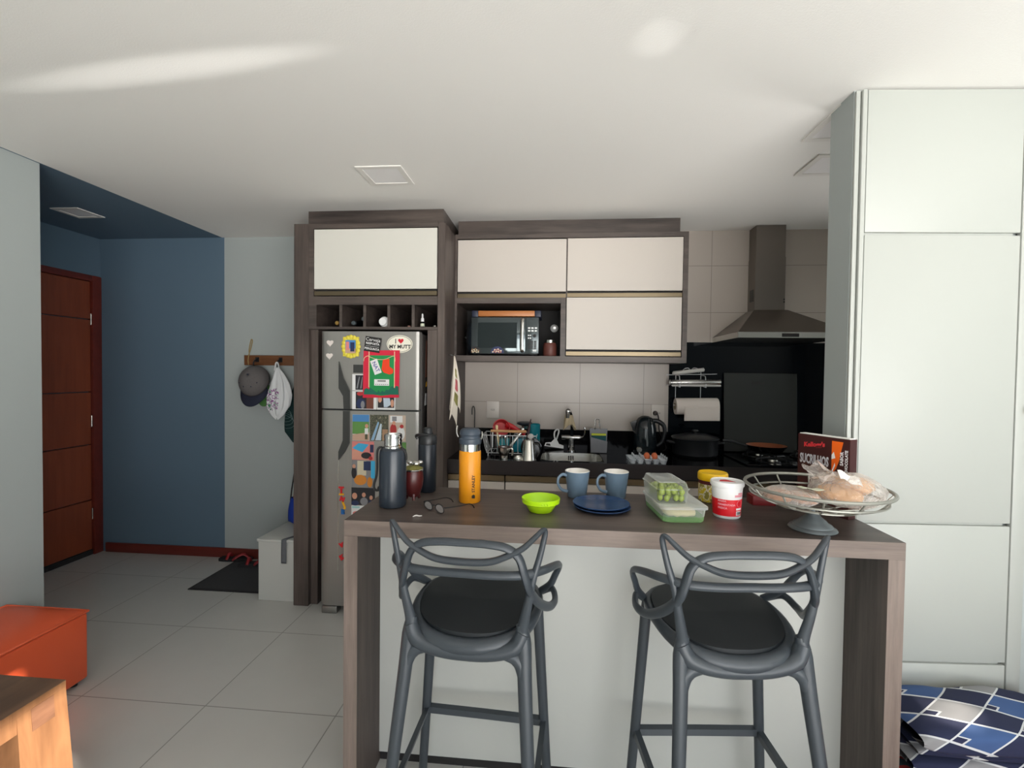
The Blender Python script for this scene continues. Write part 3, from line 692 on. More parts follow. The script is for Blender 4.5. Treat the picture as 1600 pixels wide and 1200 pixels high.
photo('photo of people under a framed picture on a wall', 107, 128, 133, 168, [(rc(109, 129, 128, 139), 1), (rc(112, 130, 119, 137), 2), (el(114, 150, 5, 9), 3), (el(126, 156, 6, 10), 1), (el(127, 145, 3, 3), 3), (el(115, 140, 2.6, 3), 4)], [C('print_wall', (196, 176, 160)), PWH, PGY, PRD, SKIN])
photo('photo of pink and blue paper shapes behind the steel-necked flask', 49.5, 169.5, 84, 198, [([(50, 197), (50, 184), (62, 180), (74, 197)], 1), ([(50, 180), (60, 172), (76, 174), (66, 186)], 2), (el(72, 191, 8, 5), 3), (el(79, 195, 3, 3), 4), (rc(78, 174, 83.5, 186), 5)], [PPK, C('print_salmon', (212, 150, 130)), PCY, PDK, PRD, PNV])
photo('photo of a small figure on green, at the right shoulder of the steel-necked flask', 122, 169.5, 134, 200, [(rc(122.2, 182, 133.8, 199.8), 1), (el(128.5, 181, 2.4, 2.6), 2), (rc(126, 184, 132, 190), 3), (rc(127, 190, 129, 198), 2), (rc(130.4, 190, 132, 198), 2)], [GRASS, PGY, SKIN, PNV])
photo('photo of a person in black with a cello', 49.5, 199, 86, 240, [(rc(58, 199.2, 72, 222), 1), (rc(68, 200, 79, 214), 2), (rc(79.5, 199.2, 85.8, 226), 3), (el(63, 229, 10, 8), 4), (el(53, 218, 4, 9), 5), (el(53, 208, 2.6, 3.2), 6), (el(78, 232, 4, 8), 4)], [PGY, C('print_curtain', (206, 196, 170)), PNV, PCY, POR, PDK, SKIN])
photo('photo of a family in dark clothes', 49, 241, 86, 268, [(el(54, 254, 4, 5), 1), (el(68.5, 252, 3, 3.6), 1), (el(80, 256, 2.6, 3.4), 1), (el(55, 265, 6, 4), 2), (el(69, 262, 6, 6), 3), (el(80, 264, 4, 4), 4)], [PDK, SKIN, PNV, PGY, PNV])
photo('pale photo of a pink face, lowest beside the counter edge', 49, 269, 84, 290, [(el(57, 281, 6, 3.5), 1), (rc(50, 270, 62, 273), 2)], [PWH, PPK, C('print_mint', (160, 206, 206))])
photo('paper with red and blue lettering, under the mint cup on the fridge door', 120, 199.5, 139, 216, [(rc(123, 202, 131, 206), 1), (rc(131, 207, 136, 212), 2)], [PWH, PNV, PGY])

def letter(ch, u, v, col, label, ang=0, size=0.052, y=YF):
    p = G(u, v); b = MB(); b.text(ch, size, tilt(p[0], p[1], R(ang), y-0.0003), depth=0.006, bold=0.0028)
    tag(b.build('letter_magnet', col, smooth=0), label, 'magnet', 'letter magnets')
LR, LY, LB = C('letter_red', (206, 24, 34)), C('letter_yellow', (240, 176, 24)), C('letter_blue', (26, 104, 176))
letter('T', 33, 246, LR, 'red letter magnet T, topmost of the coloured letters'); letter('J', 37, 268, LY, 'yellow letter magnet J tilted above the blue one', 25); letter('E', 35.5, 279.5, LB, 'blue letter magnet E, under the yellow letter', 0, 0.04)
tag(MB().prism([G(*p) for p in rc(29.5, 251, 37, 253.5)], 'y', YF-0.006, YF-0.0003).build('bar_magnet', LY, smooth=0), 'yellow strip magnet just beneath the red letter', 'magnet')
letter('N', 34.5, 260, LR, 'red letter magnet N just above the yellow letter', -20, 0.036)
letter('A', 33.5, 331, LR, 'red letter magnet right beside the counter edge, upper', 200, 0.036); letter('K', 34.5, 351, LR, 'red letter magnet right beside the counter edge, lower', 30, 0.040)
# papers on the narrow visible side of the fridge
for nm, lab, y0, y1, z0, z1, mm in (('photo_strip', 'long dark photo strip on the narrow right side of the fridge', 2.99, 3.10, 1.50, 1.74, PBR), ('flower_magnet', 'small yellow magnet on the right side of the fridge', 3.00, 3.05, 1.44, 1.475, LY), ('paper_note', 'white folded note hanging on the right side of the fridge', 2.98, 3.06, 1.32, 1.40, PWH)):
    b = MB(); b.prism([(y0, z0), (y1, z0+.006), (y1-.01, z1), (y0+.012, z1-.004)], 'x', -0.8258, -0.8235); tag(b.build(nm, mm, smooth=0), lab, 'note' if 'note' in nm else 'magnet')

# tea towel on the cupboard side
tw = thing('tea_towel', 'cream tea towel printed with a rose hanging on the cupboard side', 'towel', (-0.65, 3.05, 1.15))
def towel(u, v):
    z = 1.640 - v*(0.46 - 0.13*abs(math.sin(u*5.2+0.4))); w = 0.010 + 0.052*min(1, v*1.2)**0.8
    return (-0.650 + 0.030*v*(1-v) + 0.014*math.sin(u*15)*min(1, v*2) + (u-.5)*0.028*v, 3.045 + (u-0.5)*2.6*w + 0.012*math.cos(u*11)*v, z)
b = MB(); b.grid(towel, 36, 26); cl = b.build('cloth', M['towel'], tw, smooth=180, solid=0.004); WLOC[cl.name] = WLOC[tw.name]
def towel_front(u, v): p = towel(u, v); return (p[0] + 0.0035, p[1]-0.0035, p[2])
for (u0, u1, v0, v1, mm, nm) in ((0.30, 0.72, 0.36, 0.55, 'rose', 'rose_print'), (0.32, 0.70, 0.58, 0.76, 'leafp', 'leaf_print'), (0.34, 0.62, 0.20, 0.33, 'leafp', 'leaf_print')):
    b = MB(); n = 14; vs = [towel_front((u0+u1)/2 + (u1-u0)/2*math.cos(2*math.pi*i/n)*(1+.2*math.sin(5*i)), (v0+v1)/2 + (v1-v0)/2*math.sin(2*math.pi*i/n)) for i in range(n)]
    c = b.bm.verts.new(towel_front((u0+u1)/2, (v0+v1)/2)); vv = [b.bm.verts.new(q) for q in vs]
    for i in range(n): b.face([c, vv[i], vv[(i+1) % n]])
    b.build(nm, M[mm], cl, smooth=180, solid=0.001)
b = MB(); b.tube([(-0.6905, 3.045, 1.65), (-0.655, 3.045, 1.645), (-0.648, 3.045, 1.655)], 0.004, 8); tag(b.build('wall_hook', M['chrome']), 'small chrome hook above the tea towel', 'hook')

# ------------------------------------------------------------------ wall cupboard over the sink
wc = thing('wall_cupboard', 'dark oak wall cupboard with three white flap doors and an open microwave niche', 'cupboard', (0.085, 3.43, 1.612))
X0, X1, Z0, Z1 = -0.690, 0.864, 1.614, 2.477
b = MB()
b.box(X0, X1, 3.232, 3.645, 2.446, Z1); b.box(X0, X1, 3.232, 3.645, Z0, 1.652); b.box(X0, -0.676, 3.232, 3.645, 1.652, 2.446); b.box(0.832, X1, 3.232, 3.645, 1.652, 2.446)
b.box(-0.676, 0.036, 3.232, 3.645, 2.008, 2.046); b.box(0.034, 0.068, 3.232, 3.645, 1.652, 2.046); b.box(0.066, 0.078, 3.24, 3.645, 2.046, 2.446)
b.box(0.068, 0.832, 3.60, 3.645, 1.652, 2.446); b.box(-0.676, 0.066, 3.60, 3.645, 2.046, 2.446)
b.build('carcass', M['wx'], wc, smooth=0)
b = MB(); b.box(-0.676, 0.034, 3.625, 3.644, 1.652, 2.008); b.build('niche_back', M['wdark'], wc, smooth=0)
b = MB(); b.box(-0.690, 0.832, 3.333, 3.353, 2.4775, 2.598); b.build('filler_panel', M['wx'], wc, smooth=0)
for x0, x1, z0, z1 in ((-0.671, 0.067, 2.086, 2.437), (0.075, 0.828, 2.090, 2.440), (0.073, 0.826, 1.698, 2.046)):
    b = MB(); b.box(x0, x1, 3.226, 3.246, z0, z1, 0.0015, 1); d = b.build('flap_door', M['cream'], wc, 'white flap door')
    b = MB(); pull(b, x0, x1, 3.232, z0-0.040, z0-0.003); b.build('grip_strip', [M['brass'], M['wdark']], d, 'metal grip strip', smooth=20)

# microwave and neighbours in the niche
mw = thing('microwave_oven', 'mirror-fronted microwave oven in the open niche of the wall cupboard', 'microwave', (-0.345, 3.4, 1.6525))
b = MB(); b.box(-0.573, -0.118, 3.272, 3.56, 1.662, 1.918, 0.006); b.build('body', M['black'], mw)
b = MB(); b.box(-0.577, -0.203, 3.252, 3.2715, 1.668, 1.916, 0.003); md = b.build('door', M['mirror'], mw)
b = MB(); b.box(-0.532, -0.262, 3.2510, 3.2519, 1.705, 1.880, 0.0003, 1); b.build('window', mat('microwave_window', (58, 66, 68), 0.05, 0.6), md, smooth=0)
b = MB(); b.tube([(-0.222, 3.2475, 1.678), (-0.226, 3.236, 1.70), (-0.226, 3.234, 1.79), (-0.223, 3.236, 1.885), (-0.219, 3.2475, 1.908)], 0.0115, 10, sub=5, flat=0.45, up=(1, 0, 0)); b.build('handle', M['satin'], md, 'bright metal handle')
b = MB(); b.box(-0.2025, -0.112, 3.254, 3.2715, 1.668, 1.916, 0.003); kp = b.build('control_panel', M['keypad'], mw)
b = MB()
for r in range(2):
    for c in range(3): b.box(-0.186+c*0.023, -0.170+c*0.023, 3.2531, 3.2539, 1.838-r*0.019, 1.848-r*0.019)
b.build('program_keys', M['pwhite'], kp, smooth=0); b = MB()
for r in range(2):
    for c in range(2): b.box(-0.186+c*0.013, -0.177+c*0.013, 3.2531, 3.2539, 1.789-r*0.019, 1.797-r*0.019)
b.build('option_keys', M['pwhite'], kp, smooth=0)
b = MB(); b.box(-0.152, -0.128, 3.2531, 3.2539, 1.684, 1.694); b.build('start_key', M['pwhite'], kp, smooth=0)
b = MB()
for r in range(5):
    for c in range(3): b.box(-0.187+c*0.021, -0.170+c*0.021, 3.2531, 3.2538, 1.747-r*0.0115, 1.7555-r*0.0115)
b.ellipse((-0.156, 1.900), .004, .004, 'y', (3.2531, 3.2539), 12); b.ellipse((-0.141, 1.790), .012, .012, 'y', (3.2531, 3.2536), 16); b.build('keys', M['ink'], kp, smooth=0)
for x in (-0.54, -0.15):
    b = MB(); b.lathe([(0, 1.6523), (0.014, 1.6523), (0.014, 1.662), (0, 1.662)], (x, 3.31, 0), 12); b.build('foot', M['rubber'], mw)
for k, (x, lab, cols) in enumerate(((-0.551, 'half-round dark badge at the lower left corner of the microwave door', ((206, 198, 170), (150, 110, 80))), (-0.395, 'half-round blue badge in the middle of the microwave door bottom', ((190, 120, 100), (222, 210, 190))))):
    r = 0.046; x0 = max(x-r, -0.576); pts = [(max(x0, x+r*math.cos(math.pi*i/16)), 1.670+r*math.sin(math.pi*i/16)) for i in range(17)]
    t = thing('door_badge', lab, 'sticker', (x, 3.25, 1.669))
    b = MB(); b.prism(pts, 'y', 3.2495, 3.2507); b.build('base', mat('badge_dark%d' % k, (14, 14, 18) if k == 0 else (20, 32, 84), 0.5), t, smooth=0)
    b = MB()
    for i in range(13):
        a = math.pi*((i % 8)+0.5)/8 if i < 8 else math.pi*((i-8)+0.5)/5; rr = (0.031 if i % 2 else 0.025) if i < 8 else 0.012; cx, cz = max(x0+.006, x+rr*math.cos(a)), 1.673+rr*math.sin(a)*0.8
        b.m(i % 2).ellipse((cx, cz), 0.0055, 0.0055, 'y', (3.2483-0.0001*i, 3.2494), 8)
    b.build('petals', [mat('petal_a%d' % k, cols[0], 0.6), mat('petal_b%d' % k, cols[1], 0.6)], t, smooth=0)
ty = thing('serving_tray', 'wooden board with navy ends lying on the microwave', 'tray', (-0.325, 3.4, 1.9185))
b = MB(); b.box(-0.532, -0.142, 3.262, 3.50, 1.924, 1.962, 0.003); b.build('board', M['traywood'], ty)
for x0, x1 in ((-0.576, -0.5321), (-0.1419, -0.099)):
    b = MB(); b.box(x0, x1, 3.260, 3.50, 1.9185, 1.963, 0.004); b.build('end_grip', M['navyplastic'], ty, 'navy end grip')
ln = thing('saucepan_lid', 'domed dark lid standing on edge between niche wall and microwave', 'lid', (-0.622, 3.40, 1.6525))
mk = MB(); mk.lathe([(0, 0.030), (0.05, 0.027), (0.10, 0.014), (0.128, 0.0), (0.130, -0.004), (0.126, -0.004), (0, -0.002)], (0, 0, 0), 36)
mk.xf(Matrix.Translation((-0.612, 3.400, 1.7828)) @ Matrix.Rotation(R(14), 4, 'Z') @ Matrix.Rotation(R(-90), 4, 'Y')); mk.build('dome', M['lidbase'], ln)
b = MB(); b.lathe([(0, 0.031), (0.008, 0.031), (0.010, 0.036), (0, 0.037)], (0, 0, 0), 16); b.xf(Matrix.Translation((-0.612, 3.400, 1.7828)) @ Matrix.Rotation(R(14), 4, 'Z') @ Matrix.Rotation(R(-90), 4, 'Y')); b.build('knob', M['satin'], ln)
jr = thing('coffee_jar', 'glass jar of brown granules with metal lid beside the microwave', 'jar', (-0.036, 3.31, 1.6523))
b = MB(); b.lathe([(0, 1.6523), (0.044, 1.6523), (0.048, 1.657), (0.048, 1.730), (0.040, 1.745), (0, 1.745)], (-0.036, 3.31, 0), 10); b.build('jar_body', M['jam'], jr)
b = MB(); b.lathe([(0, 1.7452), (0.037, 1.7452), (0.037, 1.764), (0.034, 1.766), (0, 1.766)], (-0.036, 3.31, 0), 24); b.build('lid', M['satin'], jr, 'silver metal lid')
pg = thing('plug_socket', 'round pale socket on the back of the microwave niche', 'socket', (-0.008, 3.61, 1.85))
b = MB(); b.lathe([(0.0, 3.607), (0.017, 3.607), (0.021, 3.612), (0.028, 3.614), (0.030, 3.6245), (0, 3.6245)], (-0.008, 0, 1.876), 24, 'y'); b.build('rim', M['pwhite'], pg)
b = MB(); b.lathe([(0.0, 3.6035), (0.010, 3.6035), (0.012, 3.6068), (0, 3.6068)], (-0.005, 0, 1.878), 16, 'y'); b.build('plug', M['satin'], pg)

# ------------------------------------------------------------------ base cupboards, worktop, splashbacks
bc = thing('base_cupboards', 'row of white fronted base cupboards under the black worktop', 'cupboard', (0.95, 3.35, 0))
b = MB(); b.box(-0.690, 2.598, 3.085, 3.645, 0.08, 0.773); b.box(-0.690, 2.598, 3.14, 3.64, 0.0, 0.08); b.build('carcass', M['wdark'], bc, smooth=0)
for x0, x1 in ((-0.688, -0.317), (-0.309, 0.576), (0.584, 1.148), (1.235, 1.80), (1.808, 2.59)):
    b = MB(); b.box(x0, x1, 3.064, 3.0845, 0.47, 0.825 if x0 < 5 else 0, 0.0015, 1); d = b.build('drawer', M['cream'], bc, 'white drawer front')
    b = MB(); b.prism([(3.066, 0.829), (3.060, 0.832), (3.060, 0.868), (3.0845, 0.868), (3.0845, 0.829)], 'x', x0, x1); b.build('grip_strip', mat('tan_metal', (150, 130, 102), 0.36, 0.8), d, 'metal grip strip', smooth=20)
    b = MB(); b.box(x0, x1, 3.064, 3.0845, 0.09, 0.46, 0.0015, 1); b.build('cupboard_door', M['cream'], bc, 'white front')
b = MB(); b.box(1.155, 1.228, 3.058, 3.0845, 0.02, 0.873); b.build('oak_post', M['wz'], bc, 'dark oak post', smooth=0)
b = MB()
b.box(-0.690, -0.085, 3.05, 3.645, 0.940, 0.968); b.box(0.325, 2.598, 3.05, 3.645, 0.940, 0.968); b.box(-0.085, 0.325, 3.05, 3.10, 0.940, 0.968); b.box(-0.085, 0.325, 3.43, 3.645, 0.940, 0.968)
b.box(-0.690, 0.846, 3.622, 3.645, 0.968, 1.110); b.m(1).box(-0.690, 2.598, 3.0485, 3.070, 0.876, 0.9675)
tag(b.build('worktop', [M['granite'], M['granedge']], smooth=0), 'long black granite worktop with deep front edge and low upstand', 'worktop')
sk = thing('sink', 'steel sink basin let into the black worktop', 'sink', (0.12, 3.265, 0.83))
b = MB(); zt = 0.9665
def basin(u, v):
    a = 2*math.pi*u; n = 5.0
    c, s = math.cos(a), math.sin(a); k = (abs(c)**n + abs(s)**n)**(-1/n)
    if v < 0.75: t = v/0.75; f = 1-0.06*t; z = zt - 0.13*t
    else: t = (v-0.75)/0.25; f = 0.94*(1-t*0.98); z = zt-0.13-0.006*t
    return (0.120+0.203*k*c*f, 3.265+0.163*k*s*f, z)
b.grid(basin, 48, 10, True); b.build('basin', M['satin'], sk, smooth=60)
b = MB()
for k in range(3): b.box(0.105+k*0.015, 0.113+k*0.015, 3.418, 3.424, 0.915, 0.948)
b.build('overflow', M['ink'], sk, 'black overflow slots', smooth=0)
b = MB(); b.lathe([(0, 0.832), (0.032, 0.832), (0.034, 0.835), (0, 0.836)], (0.12, 3.265, 0), 20); b.build('drain', M['chrome'], sk)
tag(MB().box(0.848, 2.20, 3.634, 3.645, 0.9685, 1.778).build('glass_splashback', M['glassback'], smooth=0), 'black glass sheet on the wall behind the hob', 'splashback')

def socket(x, z, label):
    t = thing('wall_socket', label, 'socket', (x, 3.64, z-.06), 'wall sockets')
    b = MB(); b.box(x-.048, x+.048, 3.637, 3.6455, z-.064, z+.064, 0.003); b.build('plate', M['socket'], t)
    b = MB(); b.prism([(x-.022, z), (x-.012, z+.012), (x+.012, z+.012), (x+.022, z), (x+.012, z-.012), (x-.012, z-.012)], 'y', 3.6355, 3.6368); f = b.build('insert', mat('socket_insert', (196, 188, 180), 0.45), t, smooth=0)
    b = MB()
    for dx in (-.010, 0, .010): b.ellipse((x+dx, z-(.003 if dx == 0 else 0)), .0025, .0025, 'y', (3.635, 3.6354), 8)
    b.build('pin_holes', M['ink'], f, smooth=0)
socket(-0.472, 1.250, 'wall socket above the dish rack, nothing plugged in'); socket(0.773, 1.248, 'wall socket above the kettle with a plug in it')
pl = thing('power_cord', 'black plug and cord running from the right-hand socket down to the kettle', 'cord', (0.765, 3.62, 1.0))
b = MB(); b.lathe([(0, 3.605), (0.013, 3.605), (0.016, 3.613), (0.018, 3.6345), (0, 3.6345)], (0.752, 0, 1.248), 16, 'y'); b.build('plug', mat('plug_brown', (50, 38, 36), 0.5), pl)
b = MB(); b.tube([(0.752, 3.605, 1.246), (0.765, 3.598, 1.235), (0.772, 3.597, 1.19), (0.775, 3.60, 1.13), (0.79, 3.606, 1.09), (0.83, 3.606, 1.0), (0.80, 3.58, 0.973)], 0.004, 6, sub=5); b.build('cable', M['ink'], pl)

# thin dark filter spout at the left end
ft = thing('filter_spout', 'thin dark hooked water spout at the left end of the worktop', 'spout', (-0.61, 3.59, 0.9683))
b = MB(); b.tube([(-0.606, 3.60, 0.985), (-0.606, 3.60, 1.20), (-0.607, 3.598, 1.255), (-0.614, 3.588, 1.277), (-0.621, 3.572, 1.262), (-0.621, 3.568, 1.215)], 0.0045, 8, sub=5); b.build('tube', M['fridgegrip'], ft)
b = MB(); b.lathe([(0, 0.9683), (0.018, 0.9683), (0.018, 0.976), (0.007, 0.986), (0, 0.986)], (-0.606, 3.60, 0), 16); b.build('base', M['fridgegrip'], ft)

# faucet with cloth filter
fa = thing('faucet', 'chrome mixer tap with lever standing behind the sink', 'tap', (0.13, 3.50, 0.9683))
b = MB(); b.lathe([(0, 0.9683), (0.030, 0.9683), (0.030, 0.974), (0.021, 0.978), (0.020, 1.06), (0, 1.06)], (0.13, 3.50, 0), 24); b.build('column', M['chrome'], fa)
b = MB(); b.lathe([(0, 0.055), (0.012, 0.055), (0.016, 0.06), (0.0165, 0.185), (0.012, 0.198), (0, 0.198)], (0, 3.50, 1.068), 20, 'x'); b.build('body', M['chrome'], fa)
b = MB(); b.tube([(0.196, 3.50, 1.07), (0.212, 3.49, 1.078), (0.222, 3.485, 1.10), (0.222, 3.483, 1.135), (0.216, 3.483, 1.15)], [0.007, 0.006, 0.005, 0.0045, 0.004], 8, sub=5); b.build('lever', M['chrome'], fa)
b = MB(); b.tube([(0.132, 3.50, 1.08), (0.132, 3.50, 1.14), (0.130, 3.497, 1.20), (0.118, 3.482, 1.243), (0.106, 3.466, 1.262)], [0.013, 0.012, 0.0125, 0.013, 0.015], 12, sub=5); b.build('neck', M['blackgloss'], fa, 'black flexible neck')
b = MB(); b.ball((0.100, 3.458, 1.262), (0.021, 0.021, 0.022), 18, 10); b.lathe([(0, 1.215), (0.014, 1.215), (0.017, 1.25), (0, 1.255)], (0.098, 3.452, 0), 16); b.build('spout_head', M['chrome'], fa)
b = MB()
def clothf(u, v):
    a = 2*math.pi*u; r = 0.020 + 0.020*v + 0.006*math.sin(5*a+2*v); return (0.105+r*math.cos(a)*1.1+0.006*v, 3.460+r*math.sin(a)*0.6, 1.236 - v*(0.088+0.022*math.sin(2*a+1)))
b.grid(clothf, 30, 10, True); tag(b.build('filter_cloth', M['cloth'], smooth=180, solid=0.002), 'beige cloth tied round the tap spout', 'cloth')

# squeegee
sq = thing('squeegee', 'small white sink squeegee leaning on the upstand left of the tap', 'squeegee', (0.0, 3.58, 0.9685))
b = MB(); pts = [(-.072, -.052), (.072, -.052), (.070, -.030), (.034, -.022), (.014, .008), (-.004, .012), (-.026, -.018), (-.066, -.026)]
b.prism(pts, 'y', -0.005, 0.005); b.tube([(.004, 0, .006), (-.008, 0, .03), (-.010, 0, .062), (0.0, 0, .080), (.012, 0, .084), (.020, 0, .074), (.018, 0, .045), (.010, 0, .008)], 0.006, 8, sub=4)
SQ = Matrix.Translation((0.008, 3.580, 1.0330)) @ Matrix.Rotation(R(-14), 4, 'X') @ Matrix.Rotation(R(7), 4, 'Y'); b.xf(SQ); b.build('handle', M['pwhite'], sq, smooth=30)
b = MB(); b.prism([(-.074, -.0585), (.074, -.0585), (.074, -.050), (-.074, -.050)], 'y', -0.002, 0.002); b.xf(SQ); b.build('blade', M['rubber'], sq, smooth=0)
b = MB(); b.prism([(-.062, -.046), (-.026, -.046), (-.032, -.030), (-.058, -.032)], 'y', -0.0062, -0.0052); b.xf(SQ); b.build('badge', M['ink'], sq, smooth=0)

# sponge holder
sh = thing('sponge_holder', 'smoky plastic sponge holder with a clip at its top, right of the tap', 'holder', (0.322, 3.46, 0.9685))
b = MB(); F = lambda x, z: (0.322+x, 3.445+0.10*z, 0.9690+z)
def slab(poly, y0, y1, mname, nm, lab=None):
    bb = MB(); bb.prism(poly, 'y', y0, y1); bb.xf(Matrix.Translation((0.322, 3.462, 0.9700)) @ Matrix.Rotation(R(-5), 4, 'X')); return bb.build(nm, M[mname], sh, lab, smooth=0)
slab([(-.056, 0), (.056, 0), (.064, .172), (-.064, .172)], 0.008, 0.012, 'smoke', 'back_plate')
slab([(-.056, 0), (.056, 0), (.060, .080), (-.060, .112)], -0.026, -0.023, 'smoke', 'front_pocket')
slab([(-.056, 0.0), (.056, 0.0), (.056, .004), (-.056, .004)], -0.0228, 0.0078, 'smoke', 'pocket_floor')
slab([(-.050, .085), (.050, .060), (.051, .122), (-.051, .122)], -0.021, 0.006, 'darkteal', 'sponge_scourer')
slab([(-.051, .1222), (.051, .1222), (.051, .136), (-.051, .136)], -0.021, 0.006, 'olive', 'sponge_edge')
b = MB(); b.tube([(-.016, -.002, .165), (-.018, -.006, .19), (-.013, -.004, .21), (-.016, 0, .226), (-.009, 0, .239), (.009, 0, .239), (.016, 0, .226), (.013, -.004, .21), (.018, -.006, .19), (.016, -.002, .165)], 0.0045, 8, sub=4)
b.xf(Matrix.Translation((0.312, 3.470, 0.9700)) @ Matrix.Rotation(R(-5), 4, 'X')); b.build('clip', M['chrome'], sh)

# kettle
kt = thing('electric_kettle', 'glossy black electric kettle standing in front of the right-hand socket', 'kettle', (0.665, 3.50, 0.9683))
b = MB(); kc = (0.655, 3.50, 0)
b.lathe([(0, 0.9683), (0.078, 0.9683), (0.080, 0.978), (0.078, 0.990), (0, 0.990)], kc, 32); b.build('base', M['black'], kt)
b = MB(); b.lathe([(0, 0.991), (0.080, 0.991), (0.084, 1.02), (0.084, 1.08), (0.078, 1.15), (0.068, 1.195), (0.050, 1.222), (0.026, 1.237), (0, 1.240)], kc, 36)
b.build('body', mat('kettle_black', (24, 31, 35), 0.12), kt)
b = MB(); b.prism([(0.548, 1.188), (0.590, 1.205), (0.592, 1.120), (0.568, 1.130)], 'y', 3.483, 3.517); b.build('spout', mat('kettle_black', (24, 31, 35), 0.12), kt)
b = MB(); b.tube([(0.700, 3.49, 1.205), (0.745, 3.485, 1.200), (0.783, 3.48, 1.168), (0.788, 3.48, 1.11), (0.770, 3.485, 1.05), (0.735, 3.49, 1.022)], [0.016, 0.017, 0.015, 0.013, 0.013, 0.012], 10, sub=5); b.build('handle', M['black'], kt)
b = MB(); b.tube([(0.650, 3.4188, 1.15), (0.650, 3.4145, 1.11), (0.656, 3.4135, 1.06), (0.656, 3.4145, 1.03)], 0.0062, 8, sub=4, flat=0.4, up=(1, 0, 0)); b.build('water_gauge', mat('gauge_grey', (96, 102, 104), 0.2), kt)
b = MB(); b.lathe([(0, 3.412), (0.018, 3.412), (0.022, 3.417), (0.022, 3.425), (0, 3.425)], (0.602, 0, 1.003), 20, 'y'); b.build('dial', M['satin'], kt)

# egg tray
et = thing('egg_carton', 'clear plastic egg carton on the worktop front edge', 'carton', (0.60, 3.18, 0.9683))
b = MB(); ex = lambda i: 0.505+i*0.048; ey = lambda j: 3.085+j*0.052
for i in range(5):
    for j in range(4):
        b.lathe([(0, 0.9686), (0.015, 0.9686), (0.021, 0.992), (0.0235, 0.994)], (ex(i), ey(j), 0), 10)
        b.lathe([(0.006, 0.994), (0.0045, 1.008), (0, 1.010)], (ex(i)+.024, ey(j)+.026, 0), 8)
b.build('cup_tray', clear('carton_clear', (220, 226, 232), 0.5, 0.04), et)
for k, i in enumerate((2, 3)):
    b = MB(); b.ball((ex(i), ey(1), 1.0060), (0.0205, 0.0205, 0.026), 16, 10); tag(b.build('egg', M['egg']), 'brown egg in the clear carton, ' + ('left' if k == 0 else 'right') + ' of the two', 'egg', 'eggs in the carton')

# dark pots right of the kettle
pt = thing('casserole', 'black lidded casserole standing in the dark corner left of the hob', 'pot', (0.992, 3.45, 0.9683))
b = MB(); b.lathe([(0, 0.9683), (0.135, 0.9683), (0.150, 0.985), (0.153, 1.085), (0.158, 1.092), (0, 1.092)], (0.992, 3.45, 0), 40); b.build('pot_body', M['black'], pt)
b = MB(); b.lathe([(0.158, 1.0925), (0.160, 1.098), (0.150, 1.104), (0.08, 1.122), (0, 1.127)], (0.992, 3.45, 0), 40); lidc = b.build('lid', M['black'], pt)
b = MB(); b.lathe([(0, 1.128), (0.010, 1.128), (0.012, 1.138), (0.022, 1.143), (0.020, 1.151), (0, 1.152)], (0.992, 3.45, 0), 18); b.build('knob', M['black'], lidc)
b = MB(); b.lathe([(0.1595, 1.0935), (0.1615, 1.095), (0.1595, 1.0965)], (0.992, 3.45, 0), 40); b.build('lid_rim', mat('dull_rim', (90, 92, 96), 0.3, 0.6), lidc)
for sg in (-1, 1):
    b = MB(); b.tube([(0.992+sg*.145, 3.42, 1.06), (0.992+sg*.182, 3.42, 1.064), (0.992+sg*.186, 3.45, 1.066), (0.992+sg*.182, 3.48, 1.064), (0.992+sg*.145, 3.48, 1.06)], 0.007, 8, sub=4); b.build('handle', M['black'], pt)

# ------------------------------------------------------------------ rack with rolls
rk = thing('roll_rack', 'wire rack hung on the black glass holding film, foil and kitchen paper', 'rack', (1.01, 3.58, 1.26))
b = MB()
for x in (0.895, 1.075):
    b.tube([(x, 3.63, 1.535), (x, 3.535, 1.53), (x-.004, 3.505, 1.52), (x-.004, 3.50, 1.50)], 0.0028, 6, sub=3); b.tube([(x, 3.63, 1.46), (x, 3.51, 1.448), (x-.004, 3.495, 1.455), (x-.004, 3.492, 1.475)], 0.0028, 6, sub=3)
    b.tube([(x, 3.628, 1.56), (x, 3.628, 1.32), (x, 3.57, 1.315)], 0.0028, 6)
b.tube([(0.825, 3.628, 1.535), (1.190, 3.628, 1.545)], 0.0025, 6); b.tube([(0.825, 3.628, 1.46), (1.185, 3.628, 1.46)], 0.0025, 6)
b.tube([(0.866, 3.57, 1.315), (1.19, 3.57, 1.315)], 0.003, 6); b.tube([(0.94, 3.628, 1.56), (0.955, 3.62, 1.582), (0.985, 3.62, 1.586), (1.00, 3.628, 1.566), (1.02, 3.62, 1.588), (1.05, 3.62, 1.582), (1.06, 3.628, 1.555)], 0.0025, 6, sub=4)
b.build('wire_frame', M['wire'], rk)
def roll(nm, label, a, bb_, r, m, core=None):
    a, c = Vector(a), Vector(bb_); d = c-a; L = d.length
    t = thing(nm, label, 'roll', (a+c)/2 - Vector((0, 0, r)))
    mm = Matrix.Translation(a) @ d.to_track_quat('Z', 'Y').to_matrix().to_4x4()
    q = MB(); q.lathe([(r*0.42, 0), (r*0.97, 0), (r, r*0.05), (r, L-r*0.05), (r*0.97, L), (r*0.42, L)], (0, 0, 0), 28); q.xf(mm); q.build('sheet_roll', m, t)
    q = MB(); q.lathe([(r*0.32, -0.004), (r*0.415, -0.004), (r*0.415, L+0.004), (r*0.32, L+0.004), (r*0.32, -0.004)], (0, 0, 0), 20); q.xf(mm); q.build('core_tube', core or M['paper'], t); return t
roll('film_roll', 'pale roll of cling film lying aslant on top of the wire rack', (0.858, 3.560, 1.5475), (1.075, 3.560, 1.575), 0.0145, M['film'])
